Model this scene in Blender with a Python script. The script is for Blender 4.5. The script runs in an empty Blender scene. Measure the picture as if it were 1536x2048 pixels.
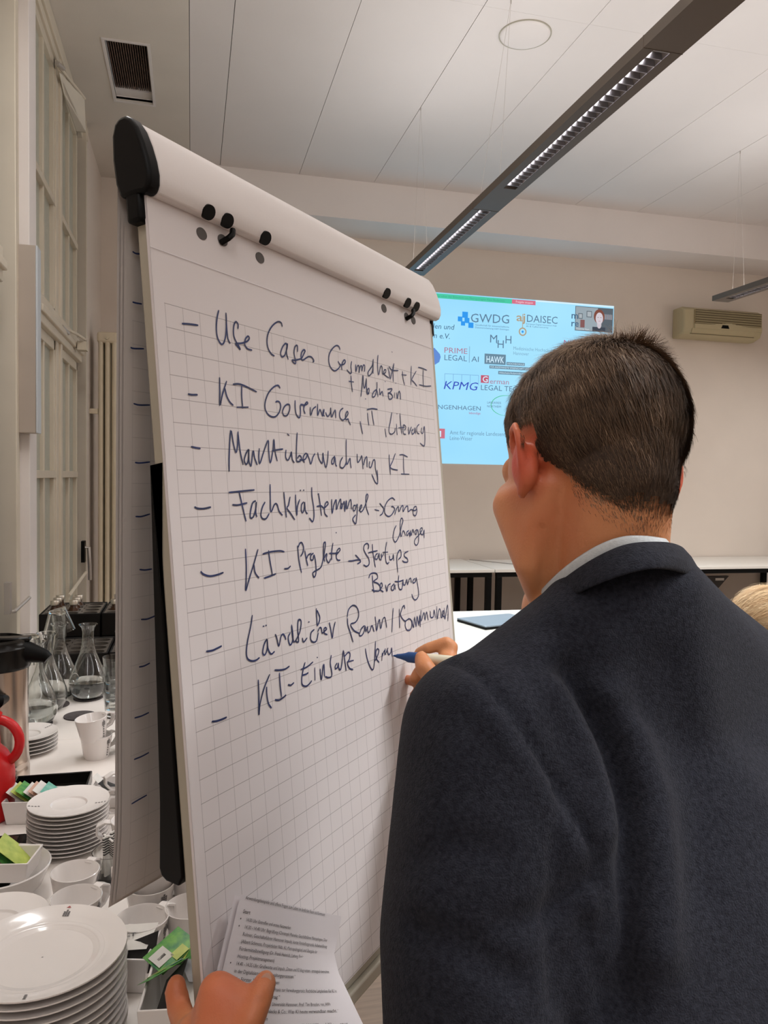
import bpy, bmesh, math, random
import numpy as np
from mathutils import Vector, Matrix
from mathutils.bvhtree import BVHTree
random.seed(7); rng = np.random.default_rng(7)
SC = bpy.context.scene; COL = SC.collection
# ------------------------------------------------------------------ camera, world, exposure
F, CX, CY, EYE = 1550.0, 768.0, 1024.0, 1.55
R = np.array([[0.97042394, 0.00607219, 0.24133068], [-0.24080374, -0.04628436, 0.96946961], [0.01705664, -0.99890985, -0.04345324]])
cam_d = bpy.data.cameras.new('camera'); cam = bpy.data.objects.new('camera', cam_d); COL.objects.link(cam)
cam_d.sensor_fit = 'HORIZONTAL'; cam_d.sensor_width = 36.0; cam_d.lens = F / 1536 * 36.0
cam_d.clip_start = 0.05; cam_d.clip_end = 60
M4 = Matrix.Identity(4)
for i in range(3):
    M4[i][0] = R[i][0]; M4[i][1] = -R[i][1]; M4[i][2] = -R[i][2]
M4[2][3] = EYE
cam.matrix_world = M4
SC.camera = cam
w = bpy.data.worlds.new('world'); SC.world = w; w.use_nodes = True
w.node_tree.nodes['Background'].inputs[0].default_value = (0.02, 0.022, 0.03, 1)
w.node_tree.nodes['Background'].inputs[1].default_value = 1.0
SC.view_settings.view_transform = 'Standard'; SC.view_settings.look = 'None'
SC.view_settings.gamma = 1.0; SC.view_settings.exposure = 0.13; SC.view_settings.use_curve_mapping = False
UP_W, FILL_W, IN_W = 4.3, 7.0, 26.0       # pendant lamp watts per metre; middle value scales the added fill lights
TINT = (0.985, 0.985, 0.985)

def wv(c):                       # camera-frame vector -> world
    return R @ np.array(c, float)
def at(px, py, d):               # a point the distance d in front of the lens
    return wv([(px - CX) / F * d, (py - CY) / F * d, d]) + np.array([0, 0, EYE])
# ------------------------------------------------------------------ materials
def mat(name, col, rough=.5, metal=0., noise=0., nscale=8., bump=0., bscale=60., trans=0., ior=1.45, coat=0., sheen=0., sss=0., emit=None, es=1., col2=None, stretch=None, spec=.5):
    m = bpy.data.materials.new(name); m.use_nodes = True
    nt = m.node_tree; N = nt.nodes; L = nt.links; b = N['Principled BSDF']
    b.inputs['Base Color'].default_value = (*col, 1); b.inputs['Roughness'].default_value = rough
    b.inputs['Metallic'].default_value = metal; b.inputs['IOR'].default_value = ior
    b.inputs['Transmission Weight'].default_value = trans; b.inputs['Specular IOR Level'].default_value = spec; b.inputs['Coat Weight'].default_value = coat
    b.inputs['Sheen Weight'].default_value = sheen
    if sss:
        b.inputs['Subsurface Weight'].default_value = sss; b.inputs['Subsurface Radius'].default_value = (.012, .005, .003); b.inputs['Subsurface Scale'].default_value = 1.0
    if emit:
        b.inputs['Emission Color'].default_value = (*emit, 1); b.inputs['Emission Strength'].default_value = es
    tc = N.new('ShaderNodeTexCoord')
    src = tc.outputs['Object']
    if stretch:
        mp = N.new('ShaderNodeMapping'); mp.inputs['Scale'].default_value = stretch; L.new(src, mp.inputs[0]); src = mp.outputs[0]
    if noise:
        n = N.new('ShaderNodeTexNoise'); n.inputs['Scale'].default_value = nscale; n.inputs['Detail'].default_value = 5
        L.new(src, n.inputs['Vector'])
        r = N.new('ShaderNodeValToRGB'); c2 = col2 or tuple(max(0, c * (1 - noise)) for c in col)
        r.color_ramp.elements[0].position = .3; r.color_ramp.elements[1].position = .7
        r.color_ramp.elements[0].color = (*c2, 1); r.color_ramp.elements[1].color = (*col, 1)
        L.new(n.outputs['Fac'], r.inputs[0]); L.new(r.outputs[0], b.inputs['Base Color'])
    if bump:
        n2 = N.new('ShaderNodeTexNoise'); n2.inputs['Scale'].default_value = bscale; n2.inputs['Detail'].default_value = 4
        L.new(src, n2.inputs['Vector'])
        bp = N.new('ShaderNodeBump'); bp.inputs['Strength'].default_value = bump; bp.inputs['Distance'].default_value = .002
        L.new(n2.outputs['Fac'], bp.inputs['Height']); L.new(bp.outputs[0], b.inputs['Normal'])
    return m
def emis(name, col, s=1.):
    m = bpy.data.materials.new(name); m.use_nodes = True; nt = m.node_tree
    for n in list(nt.nodes): nt.nodes.remove(n)
    o = nt.nodes.new('ShaderNodeOutputMaterial'); e = nt.nodes.new('ShaderNodeEmission')
    e.inputs[0].default_value = (*col, 1); e.inputs[1].default_value = s; nt.links.new(e.outputs[0], o.inputs[0]); return m
M = dict(
 wall=mat('wall_paint', (.76, .675, .60), .85, noise=.04, nscale=3, bump=.25, bscale=180),
 wall2=mat('pier_paint', (.80, .74, .71), .8, noise=.03, nscale=3),
 soffit=mat('soffit_paint', (.70, .64, .57), .85, noise=.05, nscale=3, bump=.3, bscale=160),
 ceil=mat('ceiling_paint', (.75, .70, .675), .85, noise=.03, nscale=2, bump=.1, bscale=200),
 joint=mat('joint_dark', (.05, .045, .04), .9, noise=.2),
 cream=mat('cream_lacquer', (.70, .62, .50), .45, noise=.06, nscale=5),
 frost=mat('frosted_pane', (.50, .50, .42), .35, noise=.12, nscale=30, bump=.4, bscale=300),
 rad=mat('radiator_enamel', (.72, .62, .46), .35, noise=.04, nscale=6),
 floor=mat('floor_wood', (.13, .085, .055), .45, noise=.35, nscale=6, stretch=(1, 12, 1)),
 vent=mat('vent_brown', (.13, .075, .055), .5, noise=.2),
 lum=mat('luminaire_grey', (.15, .122, .10), .45, metal=.3, noise=.06, nscale=4),
 louvre=mat('louvre_aluminium', (.62, .62, .66), .38, metal=1., noise=.05, nscale=20),
 wire=mat('steel_wire', (.55, .5, .46), .4, metal=.6, noise=.05),
 acm=mat('aircon_plastic', (.50, .43, .27), .5, noise=.05, nscale=12),
 acd=mat('aircon_shadow', (.20, .16, .09), .6, noise=.1),
 desk=mat('desk_laminate', (.78, .74, .68), .4, noise=.03, nscale=4),
 tabl=mat('table_laminate', (.80, .745, .70), .38, noise=.05, nscale=5),
 black=mat('black_plastic', (.004, .004, .004), .42, noise=.3, nscale=20, spec=.15),
 blackg=mat('black_gloss', (.008, .007, .006), .22, noise=.3, nscale=10, spec=.3),
 crate=mat('crate_black', (.008, .006, .005), .5, noise=.3, nscale=15, spec=.2),
 cratet=mat('crate_top', (.10, .085, .072), .35, noise=.3, nscale=15),
 porc=mat('white_porcelain', (.79, .745, .72), .16, noise=.02, nscale=10, coat=.3),
 steel=mat('brushed_steel', (.62, .52, .45), .22, metal=1., noise=.15, nscale=12, stretch=(1, 1, .2)),
 red=mat('red_plastic', (.62, .012, .015), .33, noise=.12, nscale=6),
 felt=mat('grey_felt', (.10, .085, .085), .95, noise=.35, nscale=90, bump=.6, bscale=400),
 glass=mat('clear_glass', (.97, .98, .97), .015, trans=1., ior=1.45, noise=.01),
 water=mat('water', (.93, .96, .96), .0, trans=1., ior=1.33, noise=.01),
 brownglass=mat('brown_glass', (.10, .035, .01), .08, trans=.5, noise=.2),
 cap=mat('silver_cap', (.75, .70, .62), .3, metal=1., noise=.1, nscale=30),
 bar=mat('bar_white', (.76, .715, .70), .38, noise=.03, nscale=6, bump=.05, bscale=300),
 frame=mat('board_edge_grey', (.42, .385, .31), .5, noise=.06, nscale=6),
 ink=mat('blue_ink', (.022, .040, .15), .5, noise=.4, nscale=60, col2=(.016, .026, .075)),
 print=mat('grey_print', (.16, .15, .15), .7, noise=.1),
 printred=mat('red_print', (.45, .12, .12), .7, noise=.1),
 sheet=mat('sheet_paper', (.72, .68, .70), .75, noise=.03, nscale=15),
 toner=mat('toner_black', (.06, .055, .06), .7, noise=.2),
 skin=None, 
 suit=mat('suit_wool', (.023, .025, .035), .9, noise=.55, nscale=260, bump=.7, bscale=700, sheen=.05, col2=(.009, .0095, .015), spec=.12),
 trous=mat('trousers', (.02, .02, .025), .9, noise=.3, nscale=200),
 shoe=mat('shoe_leather', (.02, .012, .008), .3, noise=.3),
 shirt=mat('shirt_cotton', (.55, .58, .60), .8, noise=.12, nscale=300, bump=.3, bscale=900),
 pblue=mat('marker_blue', (.012, .06, .20), .35, noise=.1),
 pwhite=mat('marker_body', (.62, .58, .45), .4, noise=.05),
 laptop=mat('laptop_lid', (.20, .25, .30), .3, metal=.4, noise=.05),
 green=mat('green_sachet', (.16, .42, .06), .4, noise=.6, nscale=70, col2=(.02, .18, .06)),
 lime=mat('lime_sachet', (.55, .62, .14), .4, noise=.35, nscale=60, col2=(.35, .45, .08)),
 teal=mat('teal_sachet', (.07, .33, .24), .4, noise=.4, nscale=60, col2=(.25, .50, .40)),
 sach=mat('white_sachet', (.70, .67, .63), .5, noise=.08, nscale=60),
 dark_s=mat('dark_sachet', (.035, .032, .032), .35, noise=.5, nscale=50),
 grey_s=mat('grey_sachet', (.28, .27, .27), .3, noise=.3, nscale=50),
 peach=mat('orange_print', (.65, .40, .30), .5, noise=.1),
 sweater=mat('grey_sweater', (.12, .13, .15), .9, noise=.3, nscale=120),
 nail=mat('nail', (.62, .36, .27), .3, noise=.05),
)
def skin_mat():
    m = mat('skin', (.62, .275, .125), .46, noise=.22, nscale=22, bump=.18, bscale=420, sss=.12, col2=(.52, .205, .085))
    N = m.node_tree.nodes; L = m.node_tree.links; b = N['Principled BSDF']
    at_ = N.new('ShaderNodeAttribute'); at_.attribute_name = 'flush'
    mx = N.new('ShaderNodeMixRGB'); mx.inputs[2].default_value = (.56, .075, .04, 1)
    lk = b.inputs['Base Color'].links[0].from_socket
    L.new(at_.outputs['Fac'], mx.inputs[0]); L.new(lk, mx.inputs[1]); L.new(mx.outputs[0], b.inputs['Base Color'])
    return m
M['skin'] = skin_mat()
def hair_mat(name, c1, c2, c3):
    m = mat(name, c2, .62, noise=.1, spec=.25); N = m.node_tree.nodes; L = m.node_tree.links; b = N['Principled BSDF']
    a = N.new('ShaderNodeAttribute'); a.attribute_name = 'tone'
    r = N.new('ShaderNodeValToRGB'); r.color_ramp.elements[0].color = (*c1, 1); r.color_ramp.elements[1].color = (*c3, 1)
    e = r.color_ramp.elements.new(.55); e.color = (*c2, 1)
    L.new(a.outputs['Fac'], r.inputs[0]); L.new(r.outputs[0], b.inputs['Base Color']); return m
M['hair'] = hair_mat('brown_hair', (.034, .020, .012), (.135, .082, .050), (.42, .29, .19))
M['scalp'] = mat('scalp_hair', (.050, .029, .018), .8, noise=.3, nscale=60)
M['blond'] = hair_mat('blond_hair', (.30, .17, .08), (.52, .36, .20), (.75, .60, .40))
def grid_paper(name, base, pitch_u, pitch_w, lw, ucount, amt):
    m = mat(name, base, .8, noise=.02, nscale=5); N = m.node_tree.nodes; L = m.node_tree.links; b = N['Principled BSDF']
    uvn = N.new('ShaderNodeUVMap'); uvn.uv_map = 'board'; sp = N.new('ShaderNodeSeparateXYZ'); L.new(uvn.outputs[0], sp.inputs[0])
    def mth(op, a, b2=None, c=None):
        n = N.new('ShaderNodeMath'); n.operation = op
        for i, v in enumerate((a, b2, c)):
            if v is None: continue
            if isinstance(v, (int, float)): n.inputs[i].default_value = v
            else: L.new(v, n.inputs[i])
        return n.outputs[0]
    def lines(s, p):
        f = mth('FRACT', mth('ADD', mth('DIVIDE', s, p), .5)); d = mth('MULTIPLY', mth('ABSOLUTE', mth('SUBTRACT', f, .5)), p)
        return mth('LESS_THAN', d, lw / 2)
    u, v = sp.outputs[0], sp.outputs[1]
    mask = mth('MAXIMUM', mth('MULTIPLY', lines(u, pitch_u), .75), lines(v, pitch_w))
    ins = mth('MULTIPLY', mth('MULTIPLY', mth('GREATER_THAN', u, -lw), mth('LESS_THAN', u, pitch_u * ucount + lw)), mth('GREATER_THAN', v, -lw))
    fac = mth('MULTIPLY', mth('MULTIPLY', mask, ins), amt)
    mx = N.new('ShaderNodeMixRGB'); mx.inputs[2].default_value = (.25, .22, .22, 1)
    lk = b.inputs['Base Color'].links[0].from_socket
    L.new(fac, mx.inputs[0]); L.new(lk, mx.inputs[1]); L.new(mx.outputs[0], b.inputs['Base Color']); return m
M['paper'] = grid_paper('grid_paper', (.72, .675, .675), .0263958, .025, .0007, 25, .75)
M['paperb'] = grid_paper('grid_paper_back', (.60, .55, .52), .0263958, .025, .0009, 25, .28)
# ------------------------------------------------------------------ mesh helpers
class MB:
    def __init__(s): s.v = []; s.f = []; s.sm = []
    def add(s, vs, fs, smooth=False):
        o = len(s.v); s.v += [tuple(map(float, p)) for p in vs]; s.f += [tuple(i + o for i in f) for f in fs]; s.sm += [smooth] * len(fs); return s
    def box(s, a, b):
        (x0, y0, z0), (x1, y1, z1) = a, b
        vs = [(x, y, z) for x in (x0, x1) for y in (y0, y1) for z in (z0, z1)]
        return s.add(vs, [(0, 1, 3, 2), (4, 6, 7, 5), (0, 4, 5, 1), (2, 3, 7, 6), (0, 2, 6, 4), (1, 5, 7, 3)])
    def obox(s, c, ax, ay, az):      # centre + three half-axis vectors
        c, ax, ay, az = map(np.array, (c, ax, ay, az))
        vs = [c + i * ax + j * ay + k * az for i in (-1, 1) for j in (-1, 1) for k in (-1, 1)]
        return s.add(vs, [(0, 1, 3, 2), (4, 6, 7, 5), (0, 4, 5, 1), (2, 3, 7, 6), (0, 2, 6, 4), (1, 5, 7, 3)])
    def lathe(s, prof, seg=32, c=(0, 0, 0), close=True):
        vs = []; n = len(prof)
        for r, z in prof:
            for k in range(seg):
                a = 2 * math.pi * k / seg; vs.append((c[0] + r * math.cos(a), c[1] + r * math.sin(a), c[2] + z))
        fs = [(i * seg + k, i * seg + (k + 1) % seg, (i + 1) * seg + (k + 1) % seg, (i + 1) * seg + k) for i in range(n - 1) for k in range(seg)]
        if close: fs += [tuple(range(seg))[::-1], tuple(range((n - 1) * seg, n * seg))]
        return s.add(vs, fs, True)
    def tube(s, pts, r, seg=10, cap=True):
        P = [np.array(p, float) for p in pts]; rs = r if hasattr(r, '__len__') else [r] * len(P)
        vs = []; prev = None
        for i, p in enumerate(P):
            t = P[min(i + 1, len(P) - 1)] - P[max(i - 1, 0)]; t /= np.linalg.norm(t)
            if prev is None:
                a = np.cross(t, [0, 0, 1]) if abs(t[2]) < .9 else np.cross(t, [1, 0, 0])
            else: a = prev - t * (prev @ t)
            a /= np.linalg.norm(a); prev = a; b = np.cross(t, a)
            for k in range(seg):
                an = 2 * math.pi * k / seg; vs.append(p + rs[i] * (math.cos(an) * a + math.sin(an) * b))
        fs = [(i * seg + k, i * seg + (k + 1) % seg, (i + 1) * seg + (k + 1) % seg, (i + 1) * seg + k) for i in range(len(P) - 1) for k in range(seg)]
        if cap: fs += [tuple(range(seg))[::-1], tuple(range((len(P) - 1) * seg, len(P) * seg))]
        return s.add(vs, fs, True)
    def sweep(s, prof, A, B, close=True):     # prof: 3D points at A ; same shifted to B
        n = len(prof); d = np.array(B) - np.array(A)
        vs = [np.array(p) for p in prof] + [np.array(p) + d for p in prof]
        fs = [(i, (i + 1) % n, n + (i + 1) % n, n + i) for i in range(n)]
        if close: fs += [tuple(range(n))[::-1], tuple(range(n, 2 * n))]
        return s.add(vs, fs, True)
    def grid(s, P):                            # P[i][j] points
        n, m = len(P), len(P[0]); vs = [p for r in P for p in r]
        return s.add(vs, [(i * m + j, i * m + j + 1, (i + 1) * m + j + 1, (i + 1) * m + j) for i in range(n - 1) for j in range(m - 1)], True)
def wloc(o):
    v = Vector(o.location)
    while o.parent: o = o.parent; v += Vector(o.location)
    return v
def obj(name, mb, m, parent=None, world=True, bevel=0., seg=2, solid=0., weld=False, label=None):
    me = bpy.data.meshes.new(name)
    off = np.array(wloc(parent)) if (parent and world) else np.zeros(3)
    me.from_pydata([tuple(np.array(p) - off) for p in mb.v], [], mb.f)
    me.polygons.foreach_set('use_smooth', mb.sm)
    bm = bmesh.new(); bm.from_mesh(me)
    if weld: bmesh.ops.remove_doubles(bm, verts=bm.verts, dist=1e-5)
    bmesh.ops.recalc_face_normals(bm, faces=bm.faces); bm.to_mesh(me); bm.free()
    try: me.set_sharp_from_angle(angle=math.radians(40))
    except Exception: pass
    me.materials.append(M[m] if isinstance(m, str) else m)
    o = bpy.data.objects.new(name, me); COL.objects.link(o)
    if parent: o.parent = parent
    if bevel:
        b = o.modifiers.new('bevel', 'BEVEL'); b.width = bevel; b.segments = seg; b.limit_method = 'ANGLE'; b.angle_limit = math.radians(35)
    if solid:
        b = o.modifiers.new('solid', 'SOLIDIFY'); b.thickness = solid; b.offset = 0
    if label: o['label'] = label
    return o
def tag(o, label, cat, group=None, kind=None):
    o['label'] = label; o['category'] = cat
    if group: o['group'] = group
    if kind: o['kind'] = kind
    return o
def thing(name, label, cat, loc=(0, 0, 0), group=None, rz=0.):
    o = bpy.data.objects.new(name, None); o.empty_display_size = .05; COL.objects.link(o); o.location = loc; o.rotation_euler = (0, 0, rz)
    return tag(o, label, cat, group)
def struct(name, mb, m, **k):
    o = obj(name, mb, m, **k); o['kind'] = 'structure'; return o
def dup(root, loc, rz=0., label=None, group=None, rot=None):
    r = root.copy(); COL.objects.link(r); r.location = loc; r.rotation_euler = rot or (0, 0, rz)
    if label: r['label'] = label
    if group: r['group'] = group
    for ch in list(root.children):
        c = ch.copy(); COL.objects.link(c); c.parent = r
        for g in list(ch.children):
            d = g.copy(); COL.objects.link(d); d.parent = c
    return r
_fc = {}
def text2d(s, size=1., bold=False):        # flat lettering as 2D vertices and faces
    cu = bpy.data.curves.new('t', 'FONT'); cu.body = s; cu.size = size; cu.resolution_u = 2
    if bold: cu.offset = size * .009
    o = bpy.data.objects.new('t', cu); COL.objects.link(o)
    dg = bpy.context.evaluated_depsgraph_get(); me = bpy.data.meshes.new_from_object(o.evaluated_get(dg))
    vs = [(v.co.x, v.co.y) for v in me.vertices]; fs = [tuple(p.vertices) for p in me.polygons]
    bpy.data.objects.remove(o); bpy.data.curves.remove(cu); bpy.data.meshes.remove(me)
    return vs, fs
def put_text(mb, s, size, f, width=None, bold=False, italic=0.):  # f maps (x, y) -> 3D
    vs, fs = text2d(s, size, bold)
    if not vs: return
    w = max(v[0] for v in vs); k = (width / w) if width else 1.
    mb.add([f(x * k + italic * y, y) for x, y in vs], fs)
# ------------------------------------------------------------------ room
XL, XR, YB, YF, ZC = -.80, 6.60, 7.45, -3.2, 4.205
struct('floor', MB().box((XL - .2, YF, -.05), (XR, YB + .1, 0)), 'floor')
struct('wall_back', MB().box((XL - .2, YB, 0), (XR, YB + .12, ZC + .1)), 'wall')
struct('wall_right', MB().box((XR, YF, 0), (XR + .12, YB + .12, ZC + .1)), 'wall')
struct('wall_front', MB().box((XL - .2, YF - .12, 0), (XR + .12, YF, ZC + .1)), 'wall')
wl = MB()
wl.box((XL - .2, YF, 0), (XL, 1.75, ZC)); wl.box((XL - .2, 1.75, 0), (XL, 6.47, .28)); wl.box((XL - .2, 6.47, 0), (XL, YB, ZC))
struct('wall_left', wl, 'wall')
struct('trim_1', MB().box((XL - .2, 4.04, .0), (-.755, 4.21, ZC)), 'wall2', bevel=.004)
struct('trim_2', MB().box((-.03, 6.92, 3.865), (XR, YB, ZC + .05)), 'wall2')
# ceiling with separate panels
cb = struct('ceiling', MB().box((-.03, YF - .1, ZC + .016), (XR + .1, YB + .1, ZC + .1)), 'joint')
xs = [-.0285, .222, .902, 1.575, 2.228, 2.89, 3.56, 4.228, 4.90, 5.57, XR]; ys = [YF, -1.25, 1.48, 4.21, 6.92]
for i in range(len(xs) - 1):
    for j in range(4):
        g = .0017 if i != 0 else .0022
        obj('ceiling_panel', MB().box((xs[i] + g, ys[j] + .0006, ZC), (xs[i + 1] - g, ys[j + 1] - .0006, ZC + .015)), 'ceil', cb)
# lowered strip of the ceiling above the windows, with the vent opening in it
VX0, VX1, VY0, VY1 = -.532, -.282, 5.12, 5.91
so = MB(); z0, z1 = ZC - .012, ZC + .015
so.box((XL - .2, YF, z0), (-.03, VY0, z1)); so.box((XL - .2, VY1, z0), (-.03, YB, z1)); so.box((XL - .2, VY0, z0), (VX0, VY1, z1)); so.box((VX1, VY0, z0), (-.03, VY1, z1))
struct('trim_3', so, 'soffit')
t = thing('ceiling_vent', 'brown slatted air vent set in the ceiling above the windows', 'vent', (VX0, VY0, ZC))
fr = MB(); q = .018
for a, b in (((VX0 - q, VY0 - q), (VX1 + q, VY0)), ((VX0 - q, VY1), (VX1 + q, VY1 + q)), ((VX0 - q, VY0), (VX0, VY1)), ((VX1, VY0), (VX1 + q, VY1))):
    fr.box((a[0], a[1], ZC - .018), (b[0], b[1], ZC - .011))
obj('vent_frame', fr, 'ceil', t)
bx = MB(); zt = ZC + .30
bx.box((VX0 - .01, VY0 - .01, zt), (VX1 + .01, VY1 + .01, zt + .01))
obj('back_plate', bx, 'vent', t)
sd = MB(); sd.box((XL - .2, VY0 - .3, zt + .01), (-.03, VY1 + .3, zt + .03)); sd.box((VX0 - .012, VY0, ZC), (VX0, VY1, zt)); sd.box((VX1, VY0, ZC), (VX1 + .012, VY1, zt)); sd.box((VX0, VY0 - .012, ZC), (VX1, VY0, zt)); sd.box((VX0, VY1, ZC), (VX1, VY1 + .012, zt))
obj('duct_collar', sd, 'ceil', t)
for k in range(17):
    x = VX0 + .010 + k * .0145
    obj('slat', MB().box((x - .0030, VY0 + .001, ZC + .03), (x + .0030, VY1 - .10, ZC + .07)), 'vent', t)
obj('lit_end_block', MB().box((VX0, VY1 - .098, ZC + .022), (VX1, VY1, ZC + .05)), 'ceil', t)  # pale block added for the lit far inner wall of the recess
# ceiling loudspeaker disc
t = thing('ceiling_speaker', 'round white loudspeaker cover flush in the ceiling panels', 'speaker', (1.912, 4.405, ZC))
obj('cover', MB().lathe([(.001, -.013), (.13, -.012), (.146, -.008), (.152, 0)], 48, (1.912, 4.405, ZC)), 'ceil', t)
obj('rim', MB().lathe([(.150, -.006), (.156, -.006), (.156, 0), (.150, 0), (.150, -.006)], 48, (1.912, 4.405, ZC), close=False), 'frame', t)
# ------------------------------------------------------------------ windows
def window(n, Y0, L1, P0, P1, L2, Y1):
    zb, ztp = .28, 4.19
    X = XL
    wb = MB()   # stepped outer casing
    for k, (dx, wd) in enumerate(((.0, .07), (.012, .045), (.022, .02))):
        for (a, b) in ((Y0 + k * .03, Y0 + k * .03 + wd * 1.4), (Y1 - k * .075 - wd * 1.4, Y1 - k * .075)):
            wb.box((X - .1, a, zb), (X + dx, b, ztp))
    wb.box((X - .1, Y0, ztp - .09), (X + .012, Y1, ztp)); wb.box((X - .1, Y0, ztp - .14), (X - .004, Y1, ztp - .09))
    wb.box((X - .1, Y0, zb), (X + .03, Y1, zb + .045))
    root = struct('window_%d' % n, wb, 'cream', bevel=.004)
    rows = 0
    obj('mullion', MB().box((X - .09, P0, zb), (X - .012, P1, ztp)).box((X - .05, (P0 + P1) / 2 - .03, zb), (X + .002, (P0 + P1) / 2 + .03, ztp)), 'cream', root, bevel=.004)
    obj('transom', MB().box((X - .09, L1, 2.36), (X + .012, L2, 2.51)).box((X - .05, L1, 2.41), (X + .03, L2, 2.45)), 'cream', root, bevel=.006)
    for a, b in ((L1, P0), (P1, L2)):
        for r0, r1 in ((.325, 2.36), (2.51, 4.05)):
            s = MB(); c = (a + b) / 2
            s.box((X - .07, a, r0), (X - .02, a + .035, r1)); s.box((X - .07, b - .035, r0), (X - .02, b, r1))
            s.box((X - .07, a, r0), (X - .02, b, r0 + .045)); s.box((X - .07, a, r1 - .06), (X - .02, b, r1))
            s.box((X - .065, c - .017, r0), (X - .024, c + .017, r1))
            z = 1.54 if r0 < 1 else 3.195
            s.box((X - .06, a, z - .022), (X - .015, b, z + .022))
            obj('sash', s, 'cream', root, bevel=.003)
            for (p, q2) in ((a + .035, c - .017), (c + .017, b - .035)):
                for (u0, u1) in ((r0 + .045, z - .022), (z + .022, r1 - .06)):
                    obj('pane', MB().box((X - .052, p - .004, u0 - .004), (X - .046, q2 + .004, u1 + .004)), 'frost', root)
    return root
w2 = window(2, 4.21, 4.48, 5.16, 5.40, 6.12, 6.47)
w1 = window(1, 1.75, 2.0, 2.70, 2.93, 3.66, 4.04)
# window fittings
def stay(z):
    y0, y1 = 5.95, 6.42
    f = obj('opener', MB().add([(-.79, 5.125, 3.966), (-.70, 5.558, 4.016), (-.70, 5.633, 3.834), (-.77, 5.71, 3.864), (-.79, 5.30, 3.92),
                          (-.795, 5.14, 3.972), (-.705, 5.58, 4.020), (-.705, 5.655, 3.836), (-.775, 5.73, 3.866), (-.795, 5.315, 3.925)],
        [(0, 1, 2, 3, 4), (9, 8, 7, 6, 5), (0, 5, 6, 1), (1, 6, 7, 2), (2, 7, 8, 3), (3, 8, 9, 4), (4, 9, 5, 0)]) if z > 3 else
        MB().box((-.765, 5.70, 2.395), (-.705, 5.80, 2.455)), 'cream', w2)
    obj('arm', MB().tube([(-.79, 5.286, z - .033), (-.75, 5.60, z - .02), (-.71, 5.72, z - .035)] if z < 3 else [(-.79, 5.10, 3.99), (-.74, 5.40, 4.02), (-.70, 5.56, 4.02)], .010, 8), 'cream', f)
    obj('hinge', MB().tube([(-.79, 5.22, z - .04), (-.77, 5.33, z - .06)] if z < 3 else [(-.79, 5.05, 3.98), (-.77, 5.15, 4.0)], .014, 8), 'wire', f)
stay(3.86); stay(2.50)
f = obj('handle', MB().tube([(-.78, 6.20, .99), (-.75, 6.20, .99), (-.745, 6.22, .85), (-.745, 6.24, .74)], .014), 'wire', w2)
obj('plate', MB().box((-.80, 6.16, .88), (-.775, 6.24, 1.04)), 'black', f)
obj('latch_bar', MB().tube([(-.79, 5.50, .73), (-.76, 5.90, .80), (-.75, 6.05, .82)], .012, 8), 'cream', w2)
f = obj('handle', MB().tube([(-.77, 3.72, .93), (-.76, 3.72, .93), (-.725, 3.86, .97)], .008), 'wire', w1)
obj('plate', MB().box((-.80, 3.70, .92), (-.775, 3.74, 1.06)), 'wire', f)
# narrow wall box on the pier
t = thing('column_speaker', 'narrow brown-grey box speaker mounted on the white pier between windows', 'speaker', (-.76, 4.0, 1.74))
obj('housing', MB().box((-.790, 3.96, 1.735), (-.714, 4.038, 2.61)), mat('speaker_front', (.46, .39, .33), .6, noise=.1, nscale=4), t, bevel=.003)
obj('blue_lit_side', MB().box((-.714, 3.96, 1.735), (-.706, 4.05, 2.61)), mat('speaker_side_blue_lit', (.58, .62, .66), .4, noise=.05), t, bevel=.002)  # blue light of the slide put into the colour of this side
# radiator
t = thing('radiator', 'tall cream column radiator standing beyond the tall window', 'radiator', (-.65, 6.8, .12))
for j in range(6):
    y = 6.66 + j * .05
    for i in range(3):
        x = -.715 + i * .052
        obj('column', MB().tube([(x, y, .16), (x, y, 2.66)], .019, 12), 'rad', t)
    obj('header', MB().box((-.742, y - .0225, 2.60), (-.586, y + .0225, 2.69)), 'rad', t, bevel=.02, seg=3)
    obj('header', MB().box((-.742, y - .0225, .12), (-.586, y + .0225, .20)), 'rad', t, bevel=.02, seg=3)
obj('plug', MB().tube([(-.665, 6.64, 2.645), (-.665, 6.62, 2.645)], .018, 16).tube([(-.665, 6.622, 2.645), (-.665, 6.612, 2.645)], .007, 8), 'rad', t)
obj('bracket', MB().box((-.799, 6.64, 2.03), (-.735, 6.69, 2.07)), 'rad', t)
obj('foot', MB().box((-.72, 6.70, 0), (-.61, 6.88, .14)), 'rad', t)
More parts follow.
